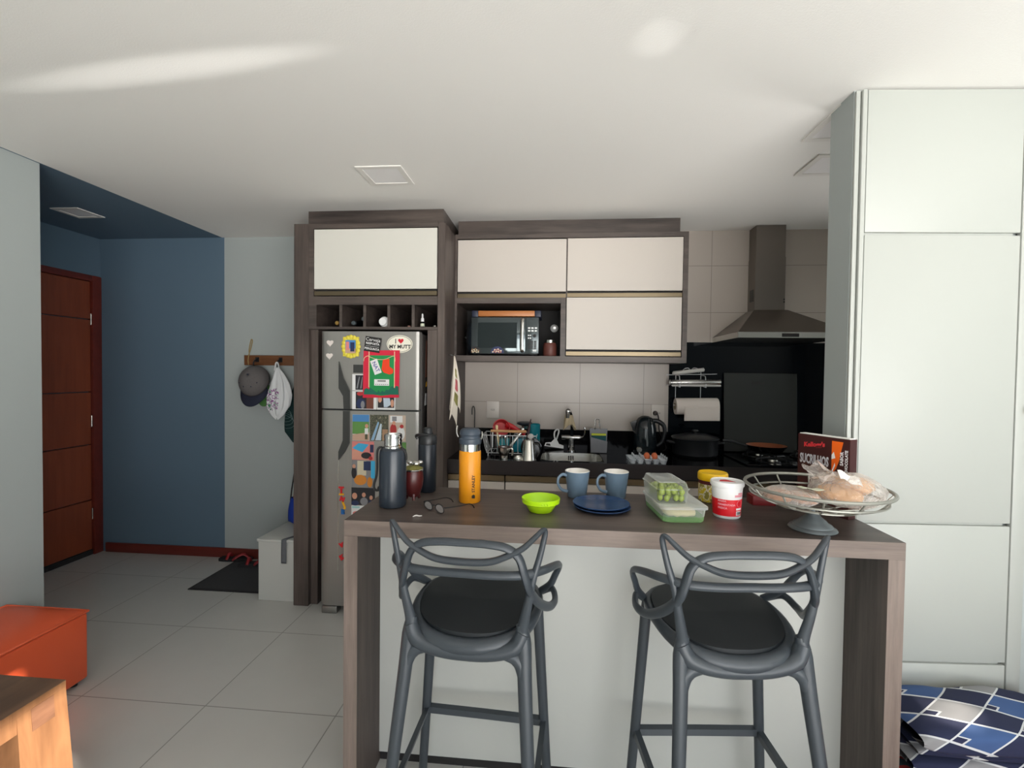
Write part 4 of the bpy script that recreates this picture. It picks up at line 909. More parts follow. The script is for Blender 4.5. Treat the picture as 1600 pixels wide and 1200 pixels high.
roll('foil_roll', 'crinkled silver foil roll on the lower tier of the wire rack', (0.835, 3.552, 1.4800), (1.190, 3.552, 1.4865), 0.0210, M['foil'])
roll('film_roll', 'slim white roll lying in front of and below the foil roll', (0.845, 3.520, 1.4597), (1.180, 3.520, 1.4615), 0.0080, M['film'])
pr = roll('paper_towel_roll', 'white kitchen paper roll hanging under the wire rack', (0.880, 3.570, 1.3060), (1.178, 3.570, 1.3120), 0.060, M['towelpaper'], mat('card_core', (150, 132, 112), 0.9))
b = MB(); b.grid(lambda u, v: (0.932+0.246*u, 3.5085 + 0.004*v + 0.003*math.sin(v*3+u*2), 1.310 - v*(0.104-0.004*u)), 12, 12); b.build('loose_sheet', M['towelpaper'], pr, smooth=180, solid=0.0012)

# ------------------------------------------------------------------ hob with raised lid
hb = thing('gas_hob', 'black glass gas hob with raised dark glass lid', 'hob', (1.56, 3.35, 0.9683))
b = MB(); b.box(1.21, 1.95, 3.10, 3.595, 0.9683, 0.9775, 0.002, 1); b.build('glass_top', M['blackgloss'], hb, smooth=0)
LM = Matrix.Translation((1.235, 3.581, 0.985)) @ Matrix.Rotation(R(-3.5), 4, 'X')
b = MB(); b.box(0.0, 0.512, 0, 0.008, 0.0, 0.572, 0.003, 1); b.xf(LM); ld = b.build('glass_lid', M['lidglass'], hb, 'grey glass lid')
b = MB(); b.box(0.190, 0.285, -0.0012, -0.0002, 0.490, 0.508); b.box(0.225, 0.283, -0.0022, -0.0014, 0.493, 0.505); b.xf(LM); b.build('maker_plate', M['ink'], ld, smooth=0)
for x, y in ((1.42, 3.44), (1.74, 3.44), (1.42, 3.22), (1.74, 3.22)):
    b = MB(); b.lathe([(0, 0.9777), (0.045, 0.9777), (0.048, 0.983), (0.032, 0.986), (0.030, 0.995), (0, 0.996)], (x, y, 0), 24); b.build('burner', M['satin'], hb, 'steel burner')
    b = MB()
    for k in range(4):
        a = math.pi/2*k+0.4; c, s = math.cos(a), math.sin(a)
        b.tube([(x+.10*c, y+.10*s, 0.979), (x+.10*c, y+.10*s, 1.006), (x+.090*c, y+.090*s, 1.012), (x+.028*c, y+.028*s, 1.012)], 0.0045, 6)
    b.tube([(x+.10*math.cos(2*math.pi*i/20), y+.10*math.sin(2*math.pi*i/20), 0.984) for i in range(20)], 0.0045, 6, True)
    b.build('pan_support', M['black'], hb)
for x, y in ((1.405, 3.120), (1.505, 3.125), (1.605, 3.125), (1.705, 3.125)):
    b = MB(); b.lathe([(0, 0.9776), (0.019, 0.9776), (0.0185, 0.990), (0.015, 0.999), (0, 1.0)], (x, y, 0), 18); kb = b.build('knob', M['black'], hb)
    b = MB(); b.lathe([(0.0192, 0.979), (0.0202, 0.980), (0.0202, 0.984), (0.0192, 0.985)], (x, y, 0), 18); b.build('knob_ring', M['chrome'], kb)
fp = thing('frying_pan', 'frying pan with copper brown lining on the hob', 'pan', (1.46, 3.42, 1.0172))
b = MB(); b.m(0).lathe([(0, 1.0172), (0.098, 1.0172), (0.128, 1.056), (0.131, 1.058), (0.127, 1.059)], (1.462, 3.42, 0), 40); b.m(1).lathe([(0.1268, 1.0588), (0.098, 1.0215), (0, 1.0205)], (1.462, 3.42, 0), 40)
b.build('pan_body', [M['blackgloss'], M['copper']], fp)
b = MB(); b.tube([(1.340, 3.43, 1.046), (1.29, 3.44, 1.062), (1.235, 3.45, 1.078), (1.185, 3.46, 1.080)], [0.010, 0.008, 0.010, 0.009], 10, sub=5, flat=0.6); b.build('handle', mat('pan_handle', (46, 48, 50), 0.35), fp)

# ------------------------------------------------------------------ range hood
hd = thing('range_hood', 'brushed steel chimney range hood above the hob', 'range hood', (1.508, 3.4, 1.776))
cx0, cx1, cy0, cz0 = 1.158, 1.858, 3.150, 1.778
b = MB()
A = [(cx0, cy0, cz0+.036), (cx1, cy0, cz0+.036), (cx1, 3.645, cz0+.036), (cx0, 3.645, cz0+.036)]; B = [(1.392, 3.505, 2.000), (1.620, 3.505, 2.000), (1.620, 3.645, 2.000), (1.392, 3.645, 2.000)]
b.hexa(A+B); b.build('canopy', M['hoodsteel'], hd, smooth=0)
b = MB(); b.box(cx0, cx1, cy0, 3.645, cz0, cz0+.0358); lip = b.build('lip', M['satin'], hd, smooth=0)
b = MB(); b.box(1.425, 1.527, cy0-0.0018, cy0-0.0002, cz0+.006, cz0+.028); b.build('control_strip', M['ink'], lip, 'black control strip', smooth=0)
b = MB(); b.box(1.402, 1.606, 3.520, 3.645, 2.0002, 2.374); b.build('chimney_lower', M['hoodsteel'], hd, smooth=0)
b = MB(); b.box(1.4045, 1.6035, 3.5225, 3.645, 2.3745, 2.598); b.build('chimney_upper', M['hoodsteel'], hd, smooth=0)
b = MB(); b.box(1.3995, 1.4015, 3.545, 3.605, 2.065, 2.15); b.build('vent_grille', M['fridgegrip'], hd, smooth=0)
b = MB()
for z in (2.058, 2.076): b.ellipse((1.600, z), .005, .006, 'y', (3.5175, 3.5198), 10)
b.build('screw_cap', M['ink'], hd, smooth=0)

# ------------------------------------------------------------------ dish rack and washed dishes
dk = thing('dish_rack', 'white wire dish rack with a wooden bar full of washed kitchenware', 'dish rack', (-0.285, 3.28, 0.9683))
b = MB(); rx0, rx1, ry0, ry1, zt, zb = -0.485, -0.115, 3.190, 3.40, 1.112, 0.990
ring = lambda x0, x1, y0, y1, z: [(x0, y0, z), (x1, y0, z), (x1, y1, z), (x0, y1, z)]
for q in (ring(rx0, rx1, ry0, ry1, zt), ring(rx0+.035, rx1-.02, ry0+.015, ry1-.015, zb)):
    for i in range(4): b.tube([q[i], q[(i+1) % 4]], 0.0030, 6)
for i in range(10):
    x = rx0+.03+i*(rx1-rx0-.05)/9
    for y, y2 in ((ry0, ry0+.015), (ry1, ry1-.015)): b.tube([(x, y, zt), (x, y2, zb)], 0.0020, 6)
    b.tube([(x, ry0+.015, zb), (x, ry1-.015, zb)], 0.0018, 6)
for j in range(5):
    y = ry0+.02+j*(ry1-ry0-.04)/4
    b.tube([(rx0, y, zt), (rx0+.02, y, 1.02), (rx0+.035, y, zb)], 0.0020, 6, sub=3); b.tube([(rx1, y, zt), (rx1-.02, y, zb)], 0.0020, 6)
for x in (rx0+.04, rx1-.03):
    for y in (ry0+.02, ry1-.02): b.tube([(x, y, zb), (x, y, 0.9690)], 0.0045, 6)
b.tube([(-0.412, ry0-.004, 1.03), (-0.412, ry0-.004, 1.150)], 0.0045, 6)
b.build('wire_basket', M['wire'], dk)
b = MB(); b.tube([(-0.425, ry0-.004, 1.142), (-0.185, ry0-.004, 1.142)], 0.0095, 10); b.build('wooden_bar', M['beech'], dk, 'pale wooden bar')
def put(nm, label, cat, fn, mm, grp='washed things in the dish rack', smooth=40):
    bb = MB(); fn(bb); return tag(bb.build(nm, mm, smooth=smooth), label, cat, grp)
t = thing('milk_pan', 'red enamel pan with long handle tilted in the dish rack', 'pan', (-0.36, 3.34, 1.0), 'washed things in the dish rack')
b = MB(); b.lathe([(0, 0.0), (0.050, 0.0), (0.058, 0.01), (0.060, 0.075), (0.056, 0.075), (0.052, 0.012), (0, 0.006)], (0, 0, 0), 28); b.xf(Matrix.Translation((-0.378, 3.345, 1.130)) @ Matrix.Rotation(R(68), 4, 'X') @ Matrix.Rotation(R(12), 4, 'Y')); b.build('pan_body', M['red'], t)
b = MB(); b.tube([(-0.335, 3.32, 1.175), (-0.29, 3.315, 1.155), (-0.235, 3.31, 1.125), (-0.20, 3.31, 1.105)], [0.020, 0.020, 0.015, 0.010], 10, sub=4, flat=0.5); b.build('handle', M['red'], t)
put('plastic_box', 'teal plastic box standing in the left half of the dish rack', 'box', lambda b: b.box(-0.385, -0.305, 3.222, 3.30, 0.996, 1.085, 0.008), M['teal'])
put('plastic_box', 'teal plastic box standing in the middle of the dish rack', 'box', lambda b: b.box(-0.285, -0.165, 3.222, 3.30, 0.996, 1.090, 0.008), mat('teal_plastic_deep', (14, 120, 140), 0.35))
def cupfn(b): b.lathe([(0, 1.02), (0.036, 1.02), (0.040, 1.03), (0.042, 1.178), (0.038, 1.182), (0.034, 1.178), (0.032, 1.04), (0, 1.036)], (-0.137, 3.325, 0), 24)
put('drinking_cup', 'translucent teal cup upright at the right end of the dish rack', 'cup', cupfn, mat('teal_cup', (20, 110, 122), 0.2))
t = thing('saucepan_lid', 'dark domed lid lying on top of the dishes by the teal cup', 'lid', (-0.20, 3.33, 1.16), 'washed things in the dish rack')
b = MB(); b.lathe([(0, 1.166), (0.030, 1.168), (0.052, 1.176), (0.056, 1.184), (0.050, 1.192), (0.025, 1.197), (0, 1.198)], (-0.205, 3.335, 0), 28); b.build('dome', M['blackb'], t)
b = MB(); b.lathe([(0, 1.145), (0.025, 1.148), (0.032, 1.1655), (0, 1.1655)], (-0.196, 3.335, 0), 20); b.build('collar', M['satin'], t)
def knife(b): b.tube([(-0.315, 3.20, 1.00), (-0.275, 3.205, 1.06), (-0.225, 3.215, 1.13), (-0.205, 3.218, 1.160)], [0.004, 0.011, 0.012, 0.010], 8, sub=3, flat=0.35, up=(1, 0, 0))
put('spatula', 'pale metal spatula leaning across the dish rack bar', 'spatula', knife, M['satin'])
t = thing('ladle', 'dark handled utensil with a round white head at the right of the dish rack', 'ladle', (-0.16, 3.20, 1.0), 'washed things in the dish rack')
b = MB(); b.tube([(-0.178, 3.19, 0.995), (-0.175, 3.187, 1.09), (-0.165, 3.20, 1.17), (-0.156, 3.215, 1.225)], [0.012, 0.011, 0.007, 0.003], 8, sub=3); b.build('handle', mat('plum_handle', (58, 32, 40), 0.4), t)
b = MB(); b.lathe([(0, 3.166), (0.012, 3.167), (0.0195, 3.172), (0.021, 3.178), (0, 3.180)], (-0.154, 0, 1.110), 20, 'y'); b.build('head', mat('pale_head', (190, 186, 182), 0.35), t)
def spn(x, lean, z1): return lambda b: (b.tube([(x, 3.195, 1.0), (x+lean*.6, 3.192, 1.06), (x+lean, 3.19, z1)], [0.003, 0.003, 0.0075], 8, sub=3, flat=0.5, up=(1, 0, 0)), b.ball((x+lean, 3.19, z1), (0.009, 0.004, 0.015), 10, 8))
put('spoon', 'pale spoon sticking up between red pan and wooden bar', 'spoon', spn(-0.355, -0.030, 1.168), M['dough'])
put('spoon', 'silver spoon upright in the left teal box', 'spoon', spn(-0.375, 0.010, 1.105), M['satin'])
put('spoon', 'silver spoon leaning between the two teal boxes', 'spoon', spn(-0.315, -0.012, 1.10), M['chrome'])
put('tumbler', 'clear glass tumbler lying on the front of the dish rack', 'glass', lambda b: b.lathe([(0.030, -0.045), (0.033, 0.045), (0.029, 0.043), (0.026, -0.040), (0, -0.040), (0, -0.045), (0.030, -0.045)], (-0.262, 3.352, 1.078), 20, 'y'), M['clear'])
# coffee things standing before the rack
mk_ = thing('coffee_pot_top', 'steel coffee pot bowl with dark rim standing before the dish rack', 'coffee pot', (-0.325, 3.10, 0.9683))
b = MB(); b.lathe([(0, 0.9683), (0.026, 0.9683), (0.027, 0.992), (0.030, 0.996), (0.042, 1.030), (0.043, 1.044), (0.038, 1.044), (0.036, 1.030), (0, 1.0)], (-0.325, 3.112, 0), 12); b.build('bowl', M['satin'], mk_, smooth=25)
b = MB(); b.lathe([(0.0385, 1.0442), (0.0445, 1.0442), (0.0445, 1.0505), (0.0385, 1.0505), (0.0385, 1.0442)], (-0.325, 3.112, 0), 24); b.build('rim', mat('brown_rim', (66, 36, 30), 0.4), mk_, 'dark rim')
b = MB(); b.tube([(-0.285, 3.11, 1.036), (-0.274, 3.11, 1.038), (-0.268, 3.11, 1.02), (-0.272, 3.11, 0.99)], [0.007, 0.009, 0.008, 0.006], 8, sub=3); b.build('handle', M['satin'], mk_)
b = MB(); b.lathe([(0, 0.9683), (0.031, 0.9683), (0.031, 0.986), (0.029, 0.9885), (0.027, 0.986), (0.027, 0.972), (0, 0.971)], (-0.232, 3.112, 0), 24); tag(b.build('measuring_cup', M['satin']), 'low round steel cup between coffee pot bowl and steel jug', 'cup')
jg = thing('steel_jug', 'tapered steel jug standing upside down by the sink', 'jug', (-0.163, 3.125, 0.9683))
b = MB(); b.lathe([(0, 1.098), (0.030, 1.098), (0.033, 1.092), (0.047, 0.972), (0.049, 0.9683), (0.045, 0.9683), (0.031, 1.088), (0, 1.090)], (-0.163, 3.105, 0), 32); b.build('body', M['satin'], jg)
b = MB(); b.tube([(-0.128, 3.100, 1.075), (-0.100, 3.095, 1.07), (-0.090, 3.095, 1.03), (-0.108, 3.097, 0.99), (-0.119, 3.100, 0.985)], 0.005, 8, sub=4, flat=1.6); b.build('handle', M['blackgloss'], jg)
b = MB(); b.lathe([(0, -0.004), (0.066, -0.004), (0.070, 0.0), (0.066, 0.004), (0, 0.004)], (0, 0, 0), 32); b.xf(Matrix.Translation((-0.150, 3.1685, 1.0390)) @ Matrix.Rotation(R(-5), 4, 'X') @ Matrix.Rotation(R(90), 4, 'X')); tag(b.build('black_plate', M['blackgloss']), 'small black plate standing on edge behind the steel jug', 'plate')

# ------------------------------------------------------------------ breakfast bar
ZB = 1.021
br = thing('breakfast_bar', 'dark oak breakfast bar with white front panel', 'bar counter', (0.19, 1.82, 0))
b = MB(); b.m(0).box(-0.716, 1.095, 1.5735, 2.076, 0.9665, ZB); b.m(1).box(-0.716, 1.095, 1.572, 1.5734, 0.9665, ZB-0.0004); b.build('bar_top', [M['wx'], M['wedge']], br, smooth=0)
for x0, x1 in ((-0.716, -0.668), (1.046, 1.095)):
    b = MB(); b.m(0).box(x0, x1, 1.5735, 2.06, 0.0, 0.966); b.m(1).box(x0, x1, 1.572, 1.5734, 0.0, 0.966); b.build('side_leg', [M['wz'], M['wedgez']], br, smooth=0)
b = MB(); b.box(-0.667, 1.045, 1.788, 1.806, 0.04, 0.965); b.build('front_panel', M['white'], br, 'white front panel', smooth=0)
b = MB(); b.box(-0.667, 1.045, 1.800, 1.82, 0.0, 0.0395); b.build('plinth', M['wdark'], br, smooth=0)

# ------------------------------------------------------------------ bar stools
def bar_stool(loc, rot, label):
    t = thing('bar_stool', label, 'bar stool', (0, 0, 0), 'bar stools')
    m = M['stool']; S = (-1, 1)
    for s in S:
        b = MB(); b.tube([(s*.166, -.118, .80), (s*.174, -.122, .745), (s*.182, -.145, .62), (s*.200, -.188, .38), (s*.228, -.235, .004)], [.016, .023, .021, .0185, .0165], 12, sub=5, flat=0.85); b.build('leg', m, t)
        b = MB(); b.tube([(s*.188, .165, .775), (s*.190, .166, .72), (s*.197, .170, .60), (s*.216, .180, .30), (s*.235, .192, .004)], [.014, .019, .0185, .017, .0155], 12, sub=5, flat=0.85); b.build('leg', m, t)
    b = MB()
    b.tube([(-.212, .178, .302), (0, .182, .300), (.212, .178, .302)], .0165, 4, flat=0.7, up=(0, 1, 1))
    for s in S: b.tube([(s*.213, .172, .300), (s*.2085, -.19, .290)], .0150, 4, flat=0.7, up=(1, 0, 1))
    b.build('footrest', m, t, smooth=30)
    # seat rim: deep curved rail at the back, slimmer sides and front
    b = MB(); n = 40; pts, rr = [], []
    for i in range(n):
        a = 2*math.pi*i/n; c, s_ = math.cos(a), math.sin(a); k = (abs(c)**2.8+abs(s_)**2.8)**(-1/2.8)
        x = .200*k*c*(1 - .10*max(0, -s_)); y = .052+.185*k*s_
        back = max(0.0, -s_); z = .768 - .042*back**2 + .010*max(0, s_); pts.append((x, y, z)); rr.append(.0155+.010*back**1.5)
    b.tube(pts, rr, 10, True, flat=1.0); b.build('seat_rim', m, t)
    b = MB(); b.tube([(-.172, -.118, .775), (-.150, -.126, .735), (-.085, -.134, .714), (0, -.137, .708), (.085, -.134, .714), (.150, -.126, .735), (.172, -.118, .775)], [.022, .024, .021, .019, .021, .024, .022], 12, sub=5); b.build('rear_rail', m, t)
    for s in S:
        b = MB(); b.tube([(s*.183, -.150, .60), (s*.173, -.140, .665), (s*.158, -.133, .700), (s*.125, -.133, .714), (s*.08, -.135, .716)], [.008, .016, .020, .017, .008], 10, sub=5, flat=.8); b.build('gusset', m, t)
    b = MB()
    def pad(u, v):
        a = 2*math.pi*u; c, s_ = math.cos(a), math.sin(a); k = (abs(c)**2.7+abs(s_)**2.7)**(-1/2.7); w = 1-.12*max(0, -s_)
        if v < .5: q = v/.5; f = q; z = .796 - .010*q**4 - .014*(1-q*q)
        else: q = (v-.5)/.5; f = 1 + .0*q; z = .786 - .030*q
        return (.190*k*c*f*w, .055+.180*k*s_*f, z + .012*max(0, s_)*f - .022*max(0, -s_)*f)
    b.grid(pad, 44, 16, True); b.build('seat_cushion', M['pad'], t, 'near-black seat', smooth=70)
    # interlaced back: three separate bent bars
    def bar(pts, r, nm):
        full = [(-x, y, z) for x, y, z in pts[:0:-1]] + pts; rr = (r[:0:-1] + r) if isinstance(r, list) else r
        q = MB(); q.tube(full, rr, 10, sub=6, flat=0.78); q.build(nm, m, t)
    bar([(0, -.162, 1.046), (.07, -.162, 1.045), (.125, -.158, 1.036), (.160, -.152, 1.008), (.176, -.150, .962), (.190, -.138, .912), (.212, -.080, .850), (.240, -.010, .806), (.255, .050, .800), (.242, .105, .812), (.205, .155, .778)],
        [.0125, .0125, .013, .014, .0145, .0145, .015, .014, .013, .012, .012], 'back_loop')
    bar([(0, -.172, .994), (.075, -.170, .998), (.125, -.164, 1.014), (.170, -.154, 1.036), (.205, -.140, 1.066), (.224, -.130, 1.084), (.231, -.122, 1.082), (.230, -.118, 1.062), (.216, -.122, 1.00), (.198, -.132, .935), (.186, -.130, .870), (.172, -.122, .80), (.168, -.120, .765)],
        [.0135, .013, .012, .011, .010, .0085, .008, .0085, .0095, .011, .013, .0165, .020], 'ear_loop')
    bar([(0, -.158, .955), (.09, -.157, .955), (.170, -.146, .957), (.225, -.100, .956), (.255, -.030, .944), (.268, .030, .926), (.266, .062, .902), (.252, .082, .866), (.236, .105, .826), (.200, .150, .780)],
        [.0125, .0125, .013, .0125, .0115, .0105, .0105, .012, .0125, .012], 'arm_loop')
    t.location = loc; t.rotation_euler = (0, 0, rot); return t
s1 = bar_stool((-0.246, 1.500, 0), R(-3.0), 'dark grey plastic bar stool with looped back, standing before the yellow bottle and lime bowl')
s2 = dup(s1, (0.527, 1.500, 0), R(5.5), 'dark grey plastic bar stool with looped back, standing before the food boxes and white tub')

# ------------------------------------------------------------------ things on the bar
Zb = ZB + 0.0004
t = thing('vacuum_flask', 'tall slate-blue vacuum flask with open steel neck and carry strap', 'flask', (-0.611, 1.765, Zb))
fx, fy = -0.611, 1.765
b = MB(); b.lathe([(0, Zb), (0.046, Zb), (0.050, Zb+.004), (0.051, Zb+.02), (0.051, 1.222), (0.048, 1.236), (0.036, 1.2445), (0, 1.2445)], (fx, fy, 0), 40); b.build('body', M['thermos'], t)
b = MB(); b.lathe([(0.026, 1.2447), (0.035, 1.2447), (0.035, 1.250), (0.032, 1.252), (0.034, 1.258), (0.032, 1.264), (0.034, 1.271), (0.032, 1.277), (0.034, 1.284), (0.033, 1.296), (0.029, 1.298), (0.027, 1.294), (0.026, 1.2447)], (fx, fy, 0), 32); b.build('steel_neck', M['chrome'], t, 'steel threaded neck')
b = MB(); b.tube([(fx-.034, fy, 1.238), (fx-.047, fy-.012, 1.246), (fx-.056, fy-.016, 1.228), (fx-.058, fy-.010, 1.17), (fx-.064, fy-.004, 1.13), (fx-.074, fy, 1.102), (fx-.072, fy, 1.083), (fx-.060, fy, 1.078), (fx-.054, fy, 1.092)], 0.0045, 8, sub=5, flat=1.3); b.build('carry_strap', M['rubber'], t)
b = MB(); b.tube([(fx+.034, fy-.01, 1.240), (fx+.046, fy-.012, 1.236), (fx+.0535, fy-.01, 1.222), (fx+.0535, fy-.006, 1.20)], 0.005, 8, sub=4); b.build('lug', M['rubber'], t)
t = thing('mate_gourd', 'wine-red leather mate gourd with silver rim beside the slate-blue flask', 'mate gourd', (-0.556, 1.845, Zb))
gx, gy = -0.556, 1.848
b = MB(); b.lathe([(0, 1.040), (0.018, 1.038), (0.028, 1.048), (0.037, 1.080), (0.040, 1.105), (0.039, 1.125), (0.036, 1.142), (0.031, 1.142), (0.033, 1.12), (0, 1.11)], (gx, gy, 0), 28); b.build('body', M['gourd'], t)
b = MB(); b.lathe([(0.0315, 1.1422), (0.0385, 1.1422), (0.0395, 1.146), (0.037, 1.149), (0.0315, 1.149), (0.0315, 1.1422)], (gx, gy, 0), 28); b.build('rim', M['chrome'], t, 'silver rim')
for k in range(3):
    a = 2*math.pi*k/3+.9; b = MB(); b.tube([(gx+.022*math.cos(a), gy+.022*math.sin(a), 1.052), (gx+.026*math.cos(a), gy+.026*math.sin(a), 1.036), (gx+.030*math.cos(a), gy+.030*math.sin(a), Zb+.0065)], [.008, .006, .0065], 8); b.build('foot', M['gourd'], t)
b = MB(); b.grid(lambda u, v: (gx+.0385*v*math.cos(2*math.pi*u), gy+.0385*v*math.sin(2*math.pi*u), 1.1495+.013*(1-v*v)+.003*math.sin(9*u*6)*v), 24, 6, True); b.build('yerba', M['yerba'], t, 'green herb heap', smooth=180)
b = MB()
for k, (dx, dy, r) in enumerate(((.012, -.005, .017), (-.014, .002, .014), (.026, .006, .012))): b.ball((gx+dx, gy+dy, 1.1705+.002*k), (r, r*.8, r*.62), 10, 6)
tag(b.build('foil_wad', M['foil']), 'crumpled foil wad lying on top of the mate gourd', 'foil')
t = thing('sports_bottle', 'tall blue-black drinking bottle with carry spout cap, beside the fridge edge', 'bottle', (-0.541, 2.000, Zb))
qx, qy = -0.541, 2.000
b = MB(); b.lathe([(0, Zb), (0.034, Zb), (0.0385, Zb+.006), (0.0385, 1.222), (0.037, 1.226), (0, 1.226)], (qx, qy, 0), 32); b.build('body', M['blackb'], t)
b = MB(); b.lathe([(0, 1.2262), (0.0385, 1.2262), (0.0395, 1.230), (0.0395, 1.258), (0.034, 1.266), (0.020, 1.268), (0.019, 1.292), (0.016, 1.296), (0, 1.296)], (qx+.002, qy, 0), 28); cp = b.build('cap', M['slatecap'] if 0 else M['black'], t)
b = MB(); b.tube([(qx+.030, qy-.01, 1.262), (qx, qy-.034, 1.268), (qx-.034, qy-.022, 1.266), (qx-.048, qy-.004, 1.258), (qx-.042, qy, 1.247)], .0065, 8, sub=4); b.build('carry_loop', M['black'], cp)
# yellow flask
yx, yy = -0.331, 1.866
t = thing('yellow_flask', 'yellow insulated bottle with steel band and slate cap', 'flask', (yx, yy, Zb))
b = MB(); b.lathe([(0, Zb), (0.040, Zb), (0.043, Zb+.004), (0.043, 1.2225), (0.0415, 1.225), (0, 1.225)], (yx, yy, 0), 40); bd = b.build('body', M['yellow'], t)
b = MB()
fn = lambda x, z, h: (yx+(0.0433+h)*math.sin(0.52 - z/0.043), yy-(0.0433+h)*math.cos(0.52 - z/0.043), 1.100 + x)
b.text('STANLEY', 0.0165, fn, bold=0.0004)
b.prism([(-0.0078, 0)]*0 or [(yx+0.0433*math.sin(.52)-.006, 1.044), (yx+0.0433*math.sin(.52)+.006, 1.044), (yx+0.0433*math.sin(.52)+.006, 1.054), (yx+0.0433*math.sin(.52), 1.058), (yx+0.0433*math.sin(.52)-.006, 1.054)], 'y', yy-0.0433*math.cos(.52)-.004, yy-0.0433*math.cos(.52)+.003)
b.build('lettering', M['ink'], bd, 'black lettering', smooth=0)
b = MB(); b.lathe([(0, 1.2252), (0.0405, 1.2252), (0.0405, 1.252), (0, 1.252)], (yx, yy, 0), 36); b.build('steel_band', M['chrome'], t, 'steel band')
b = MB(); b.lathe([(0, 1.2522), (0.043, 1.2522), (0.044, 1.256), (0.044, 1.272), (0.040, 1.276), (0.0395, 1.286), (0.0425, 1.290), (0.041, 1.304), (0.033, 1.312), (0, 1.313)], (yx, yy, 0), 32); cp = b.build('cap', M['slatecap'], t, 'slate grey cap')
b = MB(); b.tube([(yx-.046, yy-.01, 1.278), (yx-.052, yy-.008, 1.292), (yx-.054, yy-.004, 1.312), (yx-.052, yy, 1.322)], .0035, 8, sub=3); b.tube([(yx+.045, yy-.01, 1.270), (yx+.049, yy-.008, 1.285), (yx+.047, yy, 1.30)], .003, 8, sub=3); b.build('handle', M['satin'], cp, 'thin metal carry handle')

# spectacles
t = thing('spectacles', 'black rimmed spectacles lying open on the bar top', 'spectacles', (-0.42, 1.72, Zb))
EM = Matrix.Translation((-0.432, 1.700, Zb+.0192)) @ Matrix.Rotation(R(-36), 4, 'Z') @ Matrix.Rotation(R(8), 4, 'X')
rim = lambda cx: [(cx+.0235*math.cos(2*math.pi*i/20), -.002*math.cos(2*math.pi*i/20)**2, .0165*math.sin(2*math.pi*i/20)) for i in range(20)]
b = MB()
for cx in (-.032, .032): b.tube(rim(cx), .0020, 6, True)
b.tube([(-.009, 0, .006), (0, -.003, .009), (.009, 0, .006)], .002, 6, sub=3); b.xf(EM); b.build('frame', M['ink'], t)
for cx in (-.032, .032):
    b = MB(); b.prism([(p[0], p[2]) for p in [(cx+.0222*math.cos(2*math.pi*i/20), 0, .0152*math.sin(2*math.pi*i/20)) for i in range(20)]], 'y', -.0012, 0.0002); b.xf(EM); b.build('lens', M['lens'], t)
for s, dx in ((-1, .004), (1, .012)):
    b = MB(); b.tube([(s*.056, 0, .008), (s*.062, .006, .008), (s*.062+dx, .06, .006), (s*.060+dx, .105, .004), (s*.056+dx, .128, -.006), (s*.055+dx, .138, -.0185)], [.0028, .0026, .0020, .0020, .0024, .0020], 6, sub=4); b.xf(EM @ Matrix.Rotation(R(-8), 4, 'X')); b.build('temple_arm', M['ink'], t)
b = MB(); b.tube([(-0.492, 1.632, Zb+.002), (-0.482, 1.640, Zb+.004), (-0.470, 1.637, Zb+.0035), (-0.463, 1.646, Zb+.002)], [.0012, .0026, .0024, .0012], 6, sub=4, flat=0.5); tag(b.build('paper_scrap', M['paper']), 'tiny curled white scrap on the bar top left of the spectacles', 'scrap')

# lime bowl
bx, by = -0.045, 1.768
b = MB(); b.lathe([(0, Zb), (0.040, Zb), (0.044, Zb+.003), (0.057, Zb+.026), (0.060, Zb+.030), (0.0695, Zb+.034), (0.0715, Zb+.050), (0.0695, Zb+.052), (0.067, Zb+.048), (0.056, Zb+.030), (0.043, Zb+.007), (0, Zb+.005)], (bx, by, 0), 48)
for k in range(3): b.ball((bx+.008+.010*k, by-.0708, Zb+.041), (.0032, .0018, .0032), 8, 6)
tag(b.build('bowl', M['lime']), 'lime green plastic bowl on the bar top', 'bowl')
# two plates
for k in range(2):
    z = Zb + 0.0105*k; b = MB(); px_, py_ = 0.186-.003*k, 1.822+.003*k
    b.lathe([(0, z), (0.070, z), (0.074, z+.002), (0.104, z+.011), (0.107, z+.015), (0.1055, z+.0165), (0.078, z+.0092), (0, z+.0085)], (px_, py_, 0), 56)
    tag(b.build('plate', M['plate']), ('lower' if k == 0 else 'upper') + ' of the two stacked navy plates on the bar', 'plate', 'stacked navy plates')
# two mugs
def mug(x, y, label):
    t = thing('mug', label, 'mug', (x, y, Zb), 'blue-grey mugs')
    b = MB(); b.m(0).lathe([(0, Zb), (0.037, Zb), (0.039, Zb+.003), (0.0505, Zb+.104), (0.0515, Zb+.108)], (x, y, 0), 40); b.m(1).lathe([(0.0515, Zb+.108), (0.0495, Zb+.1095), (0.0475, Zb+.106), (0.036, Zb+.008), (0, Zb+.006)], (x, y, 0), 40)
    b.build('cup', [M['mug'], M['muginside']], t)
    b = MB(); a = R(-158); c, s = math.cos(a), math.sin(a); P = lambda r, z: (x+r*c, y+r*s, Zb+z)
    b.tube([P(.047, .090), P(.066, .096), P(.084, .082), P(.086, .058), P(.070, .033), P(.043, .024)], [.0065, .006, .0055, .0055, .006, .007], 10, sub=5, flat=0.7); b.build('handle', M['mug'], t)
    return t
m1 = mug(0.100, 2.000, 'blue-grey mug behind the lime bowl and plates, the left one'); m2 = dup(m1, (0.262, 2.010, Zb), None, 'blue-grey mug behind the navy plates, the right one')
